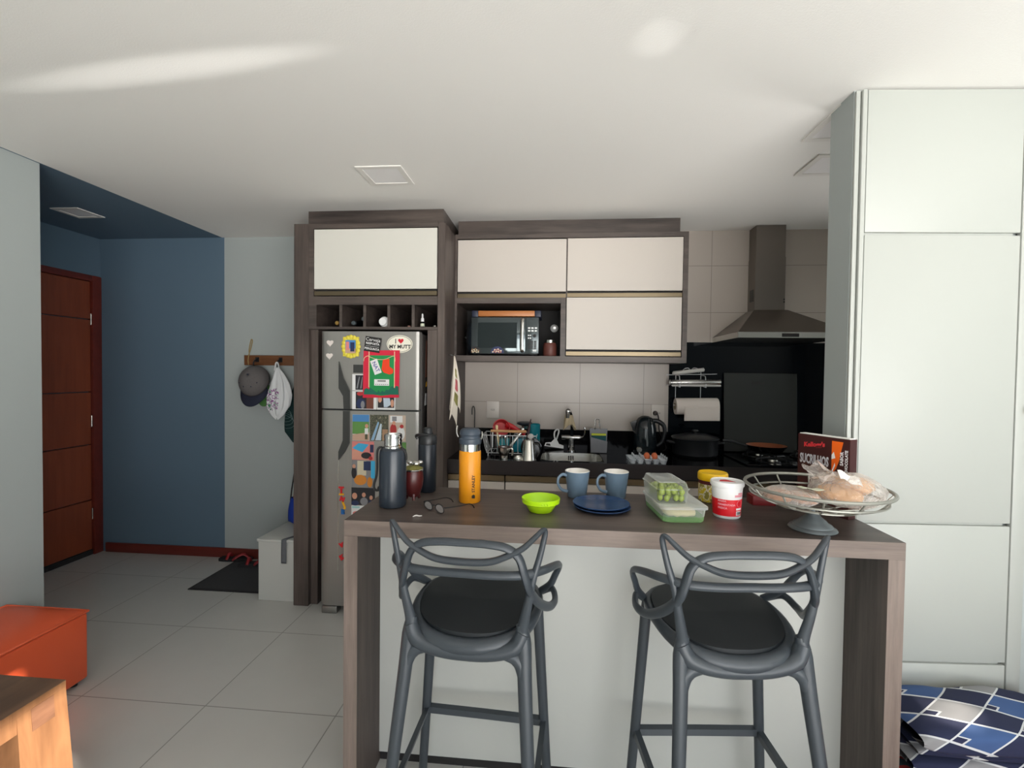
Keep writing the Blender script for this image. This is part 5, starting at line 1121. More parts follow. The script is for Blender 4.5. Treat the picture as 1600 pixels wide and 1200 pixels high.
# lidded food box
def rbox(cx, cy, hx, hy, r, n=6):
    out = []
    for q, (sx, sy) in enumerate(((1, 1), (-1, 1), (-1, -1), (1, -1))):
        for i in range(n+1):
            a = math.pi/2*(q+i/n); out.append((cx+sx*(hx-r)+r*math.cos(a), cy+sy*(hy-r)+r*math.sin(a)))
    return out
def shell(bb, prof, M4, r=0.022, cap=True):
    """stack of rounded rectangles (hx, hy, z) joined into a skin"""
    rings = [[bb.bm.verts.new(M4 @ Vector((p[0], p[1], z))) for p in rbox(0, 0, hx, hy, min(r, hx*.5))] for hx, hy, z in prof]
    for A, B in zip(rings, rings[1:]):
        n = len(A)
        for i in range(n): bb.face([A[i], A[(i+1) % n], B[(i+1) % n], B[i]])
    if cap: bb.face(rings[0][::-1])
    return rings
BM = Matrix.Translation((0.4455, 1.804, Zb)) @ Matrix.Rotation(R(5), 4, 'Z')
t = thing('food_box', 'shallow green-based food box with white lid holding pale dough', 'food box', (0.4455, 1.804, Zb))
b = MB(); rg = shell(b, [(.070, .112, 0.0), (.073, .115, .003), (.075, .117, .020)], BM); b.build('green_base', M['greentub'], t, 'green translucent base')
b = MB(); shell(b, [(.0750, .117, .0202), (.078, .121, .047)], BM, cap=False); b.build('clear_side', M['frost'], t)
b = MB(); rg = shell(b, [(.079, .122, .0470), (.084, .127, .0475), (.084, .127, .055), (.081, .124, .0575), (.074, .117, .0575), (.072, .115, .0560)], BM, cap=False); b.face(rg[-1]); b.build('lid', M['frost'] if 0 else clear('white_lid', (226, 230, 228), 0.62, 0.35), t, 'frosted white lid')
def dough(u, v):
    a = 2*math.pi*u; c, s = math.cos(a), math.sin(a); k = (abs(c)**4+abs(s)**4)**(-.25); th = math.pi*(v-.5)
    return BM @ Vector((.060*k*c*math.cos(th)**.6, .102*k*s*math.cos(th)**.6, .0235+.0165*math.sin(th)+.002*math.sin(13*u*6)))
b = MB(); b.grid(dough, 30, 10, True); tag(b.build('dough_slab', M['dough'], smooth=180), 'pale dough slab inside the green-based food box', 'dough')
# clear grape box on top
GM = Matrix.Translation((0.4145, 1.808, Zb+.0582)) @ Matrix.Rotation(R(6), 4, 'Z')
t = thing('grape_box', 'clear hinged fruit box standing on the food box lid', 'fruit box', (0.4145, 1.808, Zb+.0582))
b = MB(); shell(b, [(.050, .088, 0.0), (.052, .090, .002), (.056, .094, .048), (.060, .098, .050)], GM, 0.014); b.build('tray', M['clear'], t)
b = MB(); rg = shell(b, [(.060, .098, .0505), (.056, .094, .0525), (.050, .088, .072), (.043, .081, .0735), (.040, .078, .0715)], GM, 0.014, cap=False); b.face(rg[-1])
b.build('lid', M['clear'], t)
for s in (-1, 1):
    b = MB(); b.box(-.018, .018, s*.101-.003, s*.101+.003, .0488, .0535, .001); b.xf(GM); b.build('clip', M['clear'], t)
grapes = []
random.seed(11); tries = 0
while len(grapes) < 46 and tries < 6000:
    tries += 1; r = random.uniform(.0095, .0115)
    lz = random.uniform(.013, .044 if len(grapes) > 18 else .016)
    p = Vector((random.uniform(-.040, .040), random.uniform(-.079, .045), lz))
    if all((p-q).length > (r+rr)*0.99 for q, rr in grapes): grapes.append((p, r))
gp = None
for k, (p, r) in enumerate(grapes):
    w = GM @ p
    if gp is None:
        b = MB(); b.ball(w, (.0105, .0105, .0125), 12, 8); gp = tag(b.build('grape', M['grape']), 'green grape in the clear fruit box', 'grape', 'grapes in the clear box')
        base = Vector((0, 0, -0.0125))
        o = gp
    else:
        o = gp.copy(); COL.objects.link(o)
    o.location = w + base*(r/.0105); o.scale = (r/.0105,)*3

# yellow-lidded jar
jx, jy = 0.650, 2.005
t = thing('food_jar', 'jar with yellow screw lid and maroon band behind the white tub', 'jar', (jx, jy, Zb))
b = MB(); b.lathe([(0, Zb), (0.050, Zb), (0.0545, Zb+.005), (0.0545, Zb+.073), (0, Zb+.073)], (jx, jy, 0), 40); b.build('printed_body', M['jarlabel'], t)
b = MB(); b.lathe([(0, Zb+.0732), (0.0545, Zb+.0732), (0.053, Zb+.088), (0, Zb+.088)], (jx, jy, 0), 40); b.build('maroon_band', M['maroon'], t, 'maroon band')
b = MB(); b.lathe([(0, Zb+.0882), (0.057, Zb+.0882), (0.0585, Zb+.092), (0.058, Zb+.113), (0.055, Zb+.118), (0.050, Zb+.1175), (0.047, Zb+.116), (0, Zb+.116)], (jx, jy, 0), 40); b.build('lid', M['yellowlid'], t, 'yellow lid')
# white tub
ux, uy = 0.634, 1.797
t = thing('food_tub', 'white plastic tub with red label and white lid', 'tub', (ux, uy, Zb))
b = MB(); b.lathe([(0, Zb), (0.044, Zb), (0.0465, Zb+.003), (0.0525, Zb+.108), (0.054, Zb+.109), (0.054, Zb+.1145), (0, Zb+.1145)], (ux, uy, 0), 44); tb = b.build('body', M['pwhite'], t)
rt = lambda z: 0.0465 + (z-.003)/.105*.006
b = MB(); b.lathe([(rt(.010), Zb+.010), (rt(.010)+.0006, Zb+.010), (rt(.070)+.0006, Zb+.070), (rt(.070), Zb+.070)], (ux, uy, 0), 44); lb = b.build('red_label', M['tubred'], t, 'red label')
def wrap(a0, z0): return lambda x, z, h: (ux+(rt(z0+z)+.0008+h)*math.sin(a0+x/.05), uy-(rt(z0+z)+.0008+h)*math.cos(a0+x/.05), Zb+z0+z)
b = MB()
for k, w in enumerate(('MASSA', 'FERMENTADA', 'FRESCA')): b.text(w, .0095, wrap(-.95, .064-.0125*k), align='LEFT', bold=.0003)
b.lathe([(0.011, 0), (0.012, 0), (0.012, .0006), (0.011, .0006), (0.011, 0)], (0, 0, 0), 20)
b.bm.verts.ensure_lookup_table()
for v in b.bm.verts[-100:]:
    f = wrap(.62, .056); v.co = Vector(f(v.co.x, v.co.y, v.co.z)) if abs(v.co.x) < .02 and abs(v.co.y) < .02 else v.co
b.build('lettering', M['pinkprint'], lb, 'pale lettering', smooth=0)
def curved(bb, a0, a1, z0, z1, off):
    n = 6
    for i in range(n):
        p = [a0+(a1-a0)*i/n, a0+(a1-a0)*(i+1)/n]; q = []
        for o_ in (off, off+.0005):
            for z in (z0, z1):
                for a in p: q.append((ux+(rt(z)+o_)*math.sin(a), uy-(rt(z)+o_)*math.cos(a), Zb+z))
        bb.hexa([q[0], q[1], q[5], q[4], q[2], q[3], q[7], q[6]])
b = MB(); curved(b, .36, .84, .014, .029, .0008); curved(b, .34, .86, .033, .040, .0008); bcp = b.build('barcode_patch', M['pwhite'], lb, 'white patches', smooth=0)
b = MB()
for k, w in enumerate((.03, .015, .04, .015, .03, .02, .035)): a = .41+k*.058; curved(b, a, a+w, .0165, .027, .0015)
b.build('bars', M['ink'], bcp, smooth=0)
b = MB(); curved(b, .20, .95, .080, .088, .0003); curved(b, .45, .90, .089, .095, .0003); b.build('side_print', M['pinkprint'], t, 'faint pink print', smooth=0)
b = MB(); b.lathe([(0.0545, Zb+.1148), (0.0575, Zb+.1148), (0.0580, Zb+.118), (0.0575, Zb+.128), (0.055, Zb+.1305), (0.052, Zb+.1295), (0.050, Zb+.1275), (0, Zb+.1275)], (ux, uy, 0), 44)
lid = b.build('lid', M['pwhite'], t)
b = MB(); b.prism([(ux-.030, uy-.006), (ux-.018, uy+.018), (ux+.004, uy+.022), (ux+.026, uy-.016), (ux-.002, uy-.010)], 'z', Zb+.1277, Zb+.1283); b.build('lid_print', M['redprint'], lid, 'red print', smooth=0)

# pedestal wire fruit basket
hx, hy, rz = 0.872, 1.665, 1.168
t = thing('fruit_basket', 'pewter wire fruit basket on a pedestal foot holding bagged bread', 'basket', (hx, hy, Zb))
b = MB(); b.lathe([(0, Zb), (0.070, Zb), (0.073, Zb+.003), (0.070, Zb+.008), (0.060, Zb+.013), (0.058, Zb+.018), (0.044, Zb+.026), (0.041, Zb+.031), (0.024, Zb+.045), (0.016, Zb+.056), (0.014, Zb+.068), (0.018, Zb+.072), (0, Zb+.072)], (hx, hy+.012, 0), 40); b.build('pedestal_foot', M['pewter'], t, 'dull pewter foot')
b = MB(); circ = lambda r, z, n=48: [(hx+r*math.cos(2*math.pi*i/n), hy+r*math.sin(2*math.pi*i/n), z) for i in range(n)]
b.tube(circ(.212, rz), .0058, 8, True); b.tube(circ(.196, rz-.030), .0035, 6, True); b.tube(circ(.13, rz-.058), .0032, 6, True); b.tube(circ(.065, rz-.072), .0035, 6, True)
for k in range(12):
    a = 2*math.pi*k/12+.15; c, s = math.cos(a), math.sin(a)
    b.tube([(hx+r*c, hy+r*s, z) for r, z in ((.014, rz-.073), (.065, rz-.072), (.13, rz-.058), (.180, rz-.037), (.212, rz))], .0030, 6, sub=3)
b.lathe([(0, Zb+.0722), (0.02, Zb+.0722), (0.024, Zb+.078), (0, Zb+.079)], (hx, hy+.006, 0), 20)
b.build('wire_bowl', M['greywire'], t)
def lump(c, r, seed, amp=.10, nu=30, nv=16, flat=-1):
    c = Vector(c); rx, ry, rz_ = r
    def f(u, v):
        th = math.pi*(v-.5); d = Vector((math.cos(2*math.pi*u)*math.cos(th), math.sin(2*math.pi*u)*math.cos(th), math.sin(th)))
        n = noise.noise(d*2.2+Vector((seed, 0, 0)))*amp + noise.noise(d*6+Vector((0, seed, 0)))*amp*.5
        k = 1+n; z = max(d.z*k, flat); return (c.x+rx*d.x*k, c.y+ry*d.y*k, c.z+rz_*z)
    return f
def bread_bag(label, c, r, seed, loaf, m, tail=None):
    t = thing('bread_bag', label, 'bread', (c[0], c[1], c[2]-r[2]), 'bagged bread in the fruit basket')
    for k, (dc, dr) in enumerate(loaf):
        q = MB(); q.grid(lump((c[0]+dc[0], c[1]+dc[1], c[2]+dc[2]), dr, seed+k*3.1, .16), 36, 20, True); q.build('bread', m, t, smooth=180)
    q = MB(); q.grid(lump(c, r, seed+9, .09, flat=-.95), 40, 22, True); q.build('clear_bag', M['bag'], t, 'clear crumpled bag', smooth=180)
    if tail:
        q = MB(); a, d = Vector(tail[0]), Vector(tail[1])
        def tf(u, v):
            w = .012+.040*v; ph = 2*math.pi*u; side = d.cross(Vector((0, 0, 1))).normalized()
            return tuple(a + d*v + side*(w*math.cos(ph)*(1+.3*math.sin(3*ph))) + Vector((0, 0, .5*w*math.sin(ph)*(1+.5*math.sin(5*ph)))))
        q.grid(tf, 24, 8, True); q.build('bag_end', M['bag'], t, smooth=180)
    return t
bread_bag('clear bag of brown rolls at the left of the fruit basket', (0.786, 1.655, 1.138), (.088, .088, .030), 1.7, [((-.035, .01, -.001), (.042, .05, .023)), ((.035, -.015, -.001), (.042, .052, .021))], M['crust'])
bread_bag('big clear bag of sliced bread piled at the right of the fruit basket', (0.964, 1.652, 1.164), (.106, .112, .056), 5.2, [((.030, .020, .012), (.056, .064, .030)), ((-.034, -.012, -.012), (.062, .076, .026))], M['bread'], ((0.925, 1.66, 1.205), (-0.065, -.02, .018)))
pt_ = MB(); pt_.grid(lambda u, v: (0.905+.075*u, 1.585+.02*v+.012*u, 1.213-.028*u+.024*v+.004*math.sin(9*u)), 10, 6); tag(pt_.build('bag_label', M['paper'], smooth=180, solid=.001), 'white printed paper end of the sliced bread bag', 'label')
pk = MB(); pk.grid(lambda u, v: (0.800+.055*u, 1.60+.045*v-.02*u, 1.1745+.003*math.sin(7*u)-.004*v), 8, 6); tag(pk.build('price_label', mat('price_label', (214, 218, 196), 0.6), smooth=180, solid=.001), 'pale paper label lying on the bag of brown rolls', 'label')
# cereal box
CA, CB = Vector((0.970, 1.985, 0)), Vector((1.057, 1.800, 0)); dx_ = (CB-CA); CW = dx_.length; dx_.normalize(); nx_ = Vector((dx_.y, -dx_.x, 0))   # outward normal faces the camera side
if nx_.x > 0: nx_ = -nx_
CHT = 0.288
t = thing('cereal_box', 'dark brown cereal box with silver lettering behind the fruit basket', 'cereal box', ((CA+CB)/2 + Vector((0, 0, Zb))))
cm = lambda u, z, h: tuple(CA + dx_*u + nx_*h + Vector((0, 0, Zb+z)))
def cbox(bb, u0, u1, z0, z1, h0, h1): bb.hexa([cm(u0, z0, h0), cm(u1, z0, h0), cm(u1, z0, h1), cm(u0, z0, h1), cm(u0, z1, h0), cm(u1, z1, h0), cm(u1, z1, h1), cm(u0, z1, h1)])
b = MB(); cbox(b, 0, CW, 0, CHT, -.036, 0); cbx = b.build('carton', M['boxbrown'], t, smooth=0)
def cpoly(bb, pts, h0, h1):
    A = [bb.bm.verts.new(cm(p[0], p[1], h0)) for p in pts]; B = [bb.bm.verts.new(cm(p[0], p[1], h1)) for p in pts]; n = len(pts); bb.face(A); bb.face(B[::-1])
    for i in range(n): bb.face([A[i], A[(i+1) % n], B[(i+1) % n], B[i]])
b = MB(); b.text("Kellogg's", .024, lambda x, z, h: cm(.068+x, .252+z+x*.12, .0004+h), bold=.001, sx=1.0); b.build('red_lettering', M['redprint'], cbx, smooth=0)
b = MB(); b.text('SUCRILHOS', .040, lambda x, z, h: cm(.068+x, .192+z*1.25+.10*abs(x)*0, .0004+h), bold=.0012, sx=.56); b.build('silver_lettering', M['silverprint'], cbx, smooth=0)
b = MB(); cpoly(b, [(.138, .276), (.180, .276), (.172, .24), (.166, .205), (.155, .175), (.138, .152)], .0003, .0009); orp = b.build('orange_panel', M['boxorange'], cbx, smooth=0)
b = MB(); cpoly(b, [(.138, .224), (.146, .236), (.152, .214), (.138, .208)], .0010, .0014); cpoly(b, [(.138, .160), (.150, .196), (.152, .186), (.138, .150)], .0010, .0014); b.build('white_flash', M['pwhite'], orp, smooth=0)
b = MB(); cpoly(b, [(.138, .140), (.135, .17), (.120, .160), (.110, .130), (.096, .110), (.100, .06), (.160, .06), (.150, .12)], .0003, .0008); b.build('brown_splash', M['mapbrown'], cbx, smooth=0)
vt = lambda u0, z0: (lambda x, z, h: cm(u0-z, z0+x, .0004+h))
b = MB(); b.text('SABOR', .016, vt(.176, .215), bold=.0005); b.text('CHOCOLATE', .014, vt(.193, .205), bold=.0005); b.build('white_lettering', M['pwhite'], cbx, smooth=0)
b = MB(); b.m(0); cbox(b, .004, CW-.004, CHT+.0002, CHT+.003, -.033, -.003); b.build('top_flap', M['paper'], t, 'pale open top flaps', smooth=0)
tag(MB().box(0.790, 0.878, 1.955, 2.02, Zb, Zb+.036, .002).build('red_packet', mat('red_packet', (120, 22, 26), 0.45)), 'small dark red packet lying behind the basket foot', 'packet')

# ------------------------------------------------------------------ entrance corner
t = thing('peg_rack', 'brown wooden peg rack hanging on the grey wall', 'coat rack', (-2.19, 3.63, 1.57))
b = MB(); b.box(-2.489, -1.88, 3.622, 3.6445, 1.572, 1.652, .004); b.build('board', M['pegwood'], t)
for x in (-2.375, -2.178, -1.98):
    b = MB(); b.box(x-.014, x+.014, 3.616, 3.6215, 1.598, 1.636); b.tube([(x, 3.617, 1.622), (x, 3.590, 1.612), (x, 3.574, 1.596), (x, 3.574, 1.575), (x, 3.590, 1.565)], .005, 8, sub=4); b.build('hook', M['black'], t)
b = MB(); b.tube([(-2.447, 3.6185, 1.574), (-2.452, 3.6185, 1.61), (-2.447, 3.620, 1.654), (-2.440, 3.632, 1.70), (-2.430, 3.640, 1.765), (-2.436, 3.640, 1.78), (-2.444, 3.640, 1.765), (-2.452, 3.632, 1.70), (-2.456, 3.640, 1.654)], .004, 6, sub=4); b.build('jute_loop', M['rope'], t, 'jute string loop')
def cap(name, label, C0, s, crown, brim, rotx, rz_):
    t = thing(name, label, 'cap', (C0[0], C0[1], C0[2]-.14*s), 'caps on the peg rack')
    XF = Matrix.Translation(C0) @ Matrix.Rotation(rz_, 4, 'Z') @ Matrix.Rotation(rotx, 4, 'X') @ Matrix.Scale(s, 4)
    q = MB(); q.grid(lambda u, v: XF @ Vector((.098*math.cos(2*math.pi*u)*math.cos(v*1.5), .112*math.sin(2*math.pi*u)*math.cos(v*1.5), .112*math.sin(v*1.5)**.9+.001)), 36, 12, True); q.xf(Matrix.Identity(4)); cr_ = q.build('crown', crown, t, smooth=180, solid=.003)
    q = MB(); q.grid(lambda u, v: XF @ Vector(((.096+.012*v)*math.sin((u-.5)*2.3), -(.098*math.cos((u-.5)*2.3) + .085*v*math.cos((u-.5)*2.6)), .004-.020*v+.012*math.cos((u-.5)*2.3)*v*0 - .030*v*abs((u-.5)*1.2)**2)), 20, 8); q.build('brim', brim, t, smooth=180, solid=.004)
    q = MB(); q.ball(XF @ Vector((0, 0, .114)), (.007*s, .007*s, .005*s), 10, 6)
    for a in (.6, 1.2, 1.9, 2.5): q.ball(XF @ Vector((.098*math.cos(-a)*math.cos(.75), .112*math.sin(-a)*math.cos(.75), .112*math.sin(.75)**.9+.003)), .004*s, 8, 6)
    q.build('eyelets', M['capnavy'], cr_)
    return t
cap('baseball_cap', 'grey cap with navy brim hanging on the peg rack', (-2.335, 3.535, 1.440), 1.12, M['capgrey'], M['capnavy'], R(62), R(6))
cap('baseball_cap', 'green cap peeping out beneath the grey cap', (-2.300, 3.610, 1.352), .60, M['capgreen'], M['capgreen'], R(70), R(6))
t = thing('carrier_bag', 'white printed plastic carrier bag hanging from the peg rack', 'bag', (-2.15, 3.56, 1.155))
def cbag(u, v):
    a = 2*math.pi*u; prof = [(0, .012), (.12, .045), (.3, .080), (.55, .105), (.75, .100), (.92, .055), (1.0, .012)]
    for (v0, w0), (v1, w1) in zip(prof, prof[1:]):
        if v <= v1: w = w0+(w1-w0)*(v-v0)/(v1-v0); break
    fold = 1+.16*math.sin(5*a+3*v)+.08*math.sin(11*a)
    return (-2.150+.02*v*(1-v)*4+.82*w*math.cos(a)*fold, 3.526+.34*w*math.sin(a)*fold, 1.555-.395*v+.012*math.sin(3*a)*v)
b = MB(); b.grid(cbag, 48, 24, True); b.build('bag_body', M['whitebag'], t, smooth=180)
b = MB()
def cpatch(u, v): p = cbag(.58+.20*u, .42+.42*v); return (p[0], p[1]-.0035, p[2])
b.grid(cpatch, 14, 10); b.build('printed_patch', M['bagprint'], t, 'coloured flower print', smooth=180)
b = MB(); b.tube([(-2.190, 3.560, 1.53), (-2.184, 3.566, 1.585), (-2.176, 3.572, 1.592), (-2.165, 3.566, 1.582), (-2.150, 3.560, 1.52)], .006, 8, sub=4, flat=1.8); b.build('handles', M['whitebag'], t)
t = thing('drawstring_bag', 'dark green nylon bag with pale line print hanging beside the oak cupboard', 'bag', (-1.98, 3.56, 0.93))
def gbag(u, v):
    a = 2*math.pi*u; w = .030+.145*math.sin(min(1, v*1.15)*math.pi*.56); w *= 1 if v < .86 else max(.25, 1-(v-.86)*2.6)
    return (-1.955+w*math.cos(a)*(1+.05*math.sin(6*a)), 3.606+.20*w*math.sin(a), 1.555-.62*v-.03*math.cos(a)*v)
b = MB(); b.grid(gbag, 40, 22, True); b.build('bag_body', M['greenbag'], t, smooth=180)
b = MB()
for k in range(4):
    b.tube([tuple(Vector(gbag(.55+.08*math.cos(2*math.pi*i/14)*(1+.2*k), .62+.035*k+.06*math.sin(2*math.pi*i/14)*(1+.15*k)))+Vector((0, -.004, 0))) for i in range(14)], .0012, 5, True)
b.build('line_print', mat('pale_line', (128, 150, 150), 0.7), t, 'pale curved lines')
# low white bench with strap and bag
t = thing('shoe_bench', 'low white box bench against the oak cupboard side', 'bench', (-1.82, 3.3, 0))
b = MB(); b.box(-1.948, -1.690, 2.981, 3.600, 0.0005, 0.3955, .002, 1); b.build('body', M['white'], t)
b = MB(); b.box(-1.954, -1.686, 2.972, 3.604, 0.396, 0.414, .003); b.build('lid', M['white'], t)
b = MB(); b.grid(lambda u, v: [(-1.735-.045*min(1, v*1.6)+.034*u-(.012 if v > .625 else 0)*0, 3.06-.083*min(1, v*1.6)+.010*u, .4165) if v < .625 else (-1.780+.034*u, 2.9685-.002*math.sin(v*9), .4150-.155*(v-.625)/.375)][0], 3, 24); tag(b.build('webbing_strap', M['strap'], smooth=180, solid=.003), 'dark grey webbing strap draped over the white bench edge', 'strap')
t = thing('handbag', 'royal blue bag with dark cord standing on the white bench', 'bag', (-1.86, 3.32, .4145))
b = MB(); b.grid(lambda u, v: (-1.855+(.075+.016*math.sin(v*3.0))*(math.cos(2*math.pi*u)*(1 if v > 0 else 0))*(1-.25*v), 3.32+.055*math.sin(2*math.pi*u)*(1-.3*v), .4155+.190*v), 28, 10, True); b.build('bag_body', M['bluebag'], t, smooth=180)
b = MB(); b.lathe([(0, .606), (.060, .606), (.056, .66), (.040, .675), (0, .677)], (-1.835, 3.325, 0), 20); b.build('tan_top', M['tan'], t, 'tan leather top')
b = MB(); b.tube([(-1.915, 3.31, .58), (-1.905, 3.32, .70), (-1.885, 3.33, .82), (-1.84, 3.34, .87), (-1.80, 3.34, .80), (-1.79, 3.33, .66)], .005, 8, sub=5); b.build('cord', M['rubber'], t)
# mat and sandals
t = thing('doormat', 'dark charcoal doormat on the tiles before the white bench', 'doormat', (-2.24, 3.3, 0))
b = MB(); b.box(-2.505, -1.965, 3.085, 3.530, .0006, .008); b.build('pile', M['mat'], t, smooth=0)
b = MB()
for q in ((-2.522, -2.5052, 3.065, 3.548), (-1.9648, -1.957, 3.065, 3.548), (-2.505, -1.965, 3.065, 3.0848), (-2.505, -1.965, 3.5302, 3.548)): b.box(*q, .0006, .006)
b.build('rubber_edge', M['rubber'], t, smooth=0)
def sandal(x, y, rz_, label):
    t = thing('sandal', label, 'sandal', (x, y, .0003), 'sandals by the skirting')
    XF = Matrix.Translation((x, y, .0006 if y > 3.56 else .0084)) @ Matrix.Rotation(rz_, 4, 'Z')
    q = MB(); q.prism([(-.13, -.028), (-.09, -.036), (0, -.030), (.08, -.044), (.12, -.030), (.130, 0), (.115, .034), (.06, .044), (0, .032), (-.09, .036), (-.13, .026)], 'z', 0, .022); q.xf(XF); q.build('sole', M['rubber'], t)
    q = MB()
    q.tube([(.105, 0, .022), (.06, .005, .052), (.01, .038, .030), (-.005, .038, .016)], [.007, .009, .009, .007], 8, sub=4, flat=1.5); q.tube([(.105, 0, .022), (.06, -.005, .054), (.01, -.038, .030), (-.005, -.038, .016)], [.007, .009, .009, .007], 8, sub=4, flat=1.5)
    q.tube([(-.06, .036, .016), (-.055, 0, .055), (-.06, -.036, .016)], .009, 8, sub=5, flat=1.5); q.xf(XF); q.build('straps', mat('sandal_red', (142, 34, 38), 0.6), t, 'dark red straps')
sandal(-2.530, 3.586, R(2), 'red strapped sandal against the skirting, farther from the white bench')
sandal(-2.300, 3.500, R(12), 'red strapped sandal on the doormat, nearer to the white bench')

# ------------------------------------------------------------------ foreground
t = thing('ottoman', 'orange leatherette cube ottoman against the grey wall', 'ottoman', (-2.46, 1.86, 0))
def otto(u, v, s, o):
    pass
b = MB(); b.box(-2.690, -2.250, 1.63, 2.105, .022, .345, .014, 3)
b.bm.verts.ensure_lookup_table()
b.build('upholstered_body', M['orange'], t)
b = MB(); b.grid(lambda u, v: (-2.690+.440*u, 1.63+.475*v, .352+.030*(1-(2*u-1)**4)*(1-(2*v-1)**4)), 24, 24)
b.tube([(-2.688, 1.632, .350), (-2.252, 1.632, .350), (-2.252, 2.103, .350), (-2.688, 2.103, .350)], .0075, 8, True); b.build('cushion_top', M['orange'], t, smooth=60)
for x in (-2.65, -2.29):
    for y in (1.67, 2.065): 
        b = MB(); b.lathe([(0, .0005), (.016, .0005), (.018, .0215), (0, .0215)], (x, y, 0), 12); b.build('foot', M['rubber'], t)
# rustic pine table
t = thing('coffee_table', 'rustic pine table with thick legs in the near left corner', 'table', (-2.1, 1.05, 0))
b = MB(); b.m(1).box(-2.56, -1.677, .62, 1.487, .4252, .4485); b.m(0).box(-2.56, -1.6772, .62, 1.487, .4486, .450); b.build('table_top', [M['pinetop'], M['pine']], t, smooth=0)
b = MB()
b.box(-1.698, -1.677, .755, 1.335, .372, .425); b.box(-2.54, -2.52, .755, 1.335, .372, .425); b.box(-2.42, -1.83, 1.462, 1.484, .372, .425); b.box(-2.42, -1.83, .623, .643, .372, .425); b.build('apron', M['pine'], t, smooth=0)
for x0, sx in ((-1.677, 1), (-2.56, -1)):
    for y0, y1 in ((1.335, 1.4865), (.6205, .755)):
        xa, xb = (x0-.145, x0) if sx > 0 else (x0, x0+.145); k = .030
        far = y1 > 1.2
        yb0, yb1 = (y0-.004, y1+.006) if far else (y0-.006, y1+.004)
        b = MB(); b.hexa([(xa+sx*k, yb0, .0008), (xb+sx*k, yb0, .0008), (xb+sx*k, yb1, .0008), (xa+sx*k, yb1, .0008), (xa, y0, .425), (xb, y0, .425), (xb, y1, .425), (xa, y1, .425)]); lg = b.build('leg', M['pine'], t, smooth=0)
b = MB(); b.hexa([(-1.6775, 1.375, .352), (-1.6708, 1.375, .352), (-1.6708, 1.445, .352), (-1.6775, 1.445, .352), (-1.6775, 1.375, .4248), (-1.6760, 1.375, .4248), (-1.6760, 1.445, .4248), (-1.6775, 1.445, .4248)]); b.build('knot_inlay', wood('pine_knot', (84, 56, 40), (124, 88, 66), 'y', .5, .7, 4.0), t, 'darker knotty inlay block', smooth=0)

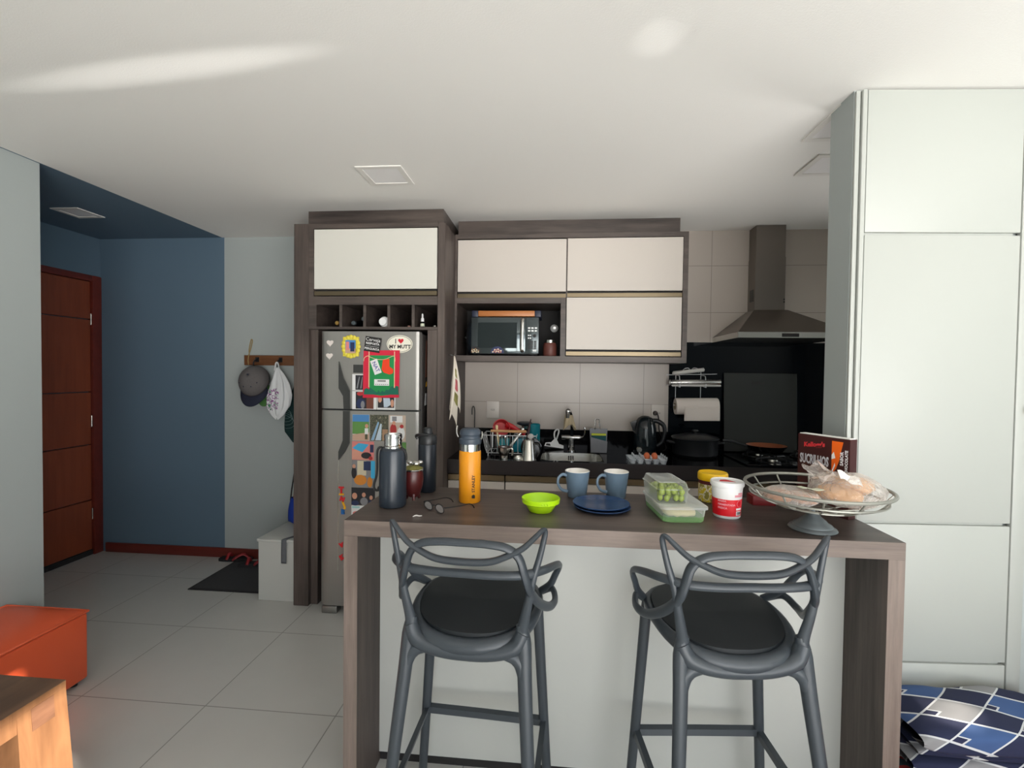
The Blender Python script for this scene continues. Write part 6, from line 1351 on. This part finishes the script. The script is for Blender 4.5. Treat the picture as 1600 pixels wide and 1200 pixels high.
# blanket pile at the right
def blanket_mat():
    m = bpy.data.materials.new('blanket_lozenges'); m.use_nodes = True; n, l = m.node_tree.nodes, m.node_tree.links; bs = n['Principled BSDF']; bs.inputs['Roughness'].default_value = .9
    co = n.new('ShaderNodeTexCoord'); sp_ = n.new('ShaderNodeSeparateXYZ'); l.new(co.outputs['Object'], sp_.inputs[0])
    def mth(op, a, b_=None):
        q = n.new('ShaderNodeMath'); q.operation = op
        for k, v in enumerate((a, b_)):
            if v is None: continue
            if isinstance(v, (int, float)): q.inputs[k].default_value = v
            else: l.new(v, q.inputs[k])
        return q.outputs[0]
    D = mth('ADD', sp_.outputs[1], sp_.outputs[2]); X = sp_.outputs[0]
    A = mth('ADD', mth('DIVIDE', mth('ADD', D, mth('MULTIPLY', X, .27)), .105), 40.3); B = mth('ADD', mth('DIVIDE', mth('SUBTRACT', X, mth('MULTIPLY', D, 1.25)), .165), 40.15)
    fa, fb = mth('FRACT', A), mth('FRACT', B); ia, ib = mth('FLOOR', A), mth('FLOOR', B)
    par = mth('FLOORED_MODULO', mth('ADD', ia, ib), 2.0); idx = mth('ADD', par, mth('MULTIPLY', mth('FLOORED_MODULO', ia, 2.0), 2.0))
    rp = n.new('ShaderNodeValToRGB'); rp.color_ramp.interpolation = 'CONSTANT'
    cs_ = [(30, 36, 66), (136, 136, 138), (30, 36, 66), (58, 84, 130)]
    for k, c in enumerate(cs_):
        e = rp.color_ramp.elements[k] if k < 2 else rp.color_ramp.elements.new(k*.25)
        e.position = k*.25; e.color = lin(c)
    l.new(mth('ADD', mth('DIVIDE', idx, 4.0), .02), rp.inputs[0])
    def mix(fac, base, col):
        q = n.new('ShaderNodeMix'); q.data_type = 'RGBA'; l.new(fac, q.inputs[0]); l.new(base, q.inputs[6]); q.inputs[7].default_value = lin(col); return q.outputs[2]
    line = mth('MAXIMUM', mth('LESS_THAN', fa, .075), mth('LESS_THAN', fb, .05))
    light = mth('GREATER_THAN', mth('FLOORED_MODULO', idx, 2.0), .5)
    sm = mth('MULTIPLY', mth('MULTIPLY', mth('LESS_THAN', fa, .34), mth('LESS_THAN', fb, .34)), light)
    sm2 = mth('MULTIPLY', mth('MULTIPLY', mth('LESS_THAN', fa, .29), mth('LESS_THAN', fb, .29)), light)
    o_ = mix(sm, rp.outputs[0], (196, 198, 200)); o_ = mix(sm2, o_, (30, 34, 66)); o_ = mix(line, o_, (200, 202, 204)); l.new(o_, bs.inputs['Base Color'])
    return m
M['blanket'] = blanket_mat()
t = thing('folded_blanket', 'folded blue, navy and grey lozenge blanket lying beside the bar leg', 'blanket', (1.46, 1.70, .16))
def bl_layer(z0, z1, x0, x1, y0, y1, seed, amp):
    zc, hz = (z0+z1)/2, (z1-z0)/2
    # cross section swept: back-top -> front roll -> under
    def f(u, v):
        p = 2*math.pi*u; c, s = math.cos(p), math.sin(p); k = (abs(c)**5+abs(s)**5)**(-.2)
        yy = (y0+y1)/2 + (y1-y0)/2*k*c; zz = zc + hz*k*s
        end = min(1, (min(v, 1-v)*7))**.5; zz = zc + (zz-zc)*(.35+.65*end)
        x = x0+(x1-x0)*v + .020*math.sin(5*yy*4+seed)*(1-abs(2*v-1))
        q = Vector((x*5, yy*5, seed)); dn = noise.noise(q)*amp
        return (x, yy + noise.noise(q+Vector((3, 1, 0)))*amp*.6, zz + dn*(1 if s > 0 else .3))
    return f
def bl_build(nm, *a):
    q = MB(); f = bl_layer(*a); nu, nv = 72, 40
    q.grid(f, nu, nv, True)
    return q.build(nm, M['blanket'], t, smooth=180)
bl_build('lower_fold', .222, .275, 1.200, 1.765, 1.665, 1.86, 1.3, .016); bl_build('middle_fold', .277, .318, 1.215, 1.765, 1.66, 1.85, 4.1, .016); bl_build('upper_fold', .320, .405, 1.195, 1.770, 1.610, 1.865, 7.7, .030)
b = MB(); b.box(1.115, 1.90, 1.05, 1.868, .0008, .205, .020, 3); tag(b.build('floor_cushion', M['rug']), 'red oriental patterned floor cushion under the folded blanket', 'cushion')
t = thing('side_cabinet', 'dark red mahogany cabinet corner at the right edge beyond the blanket', 'cabinet', (1.98, 1.75, 0))
b = MB(); b.box(1.925, 2.28, 1.60, 1.86, .0008, .585, .003); b.build('body', M['mahog'], t)
b = MB(); b.m(0).box(1.785, 2.30, 1.72, 1.870, .0, .001) if 0 else None
b.box(1.915, 2.30, 1.585, 1.868, .5855, .612, .010, 3); b.build('top', M['mahog'], t)
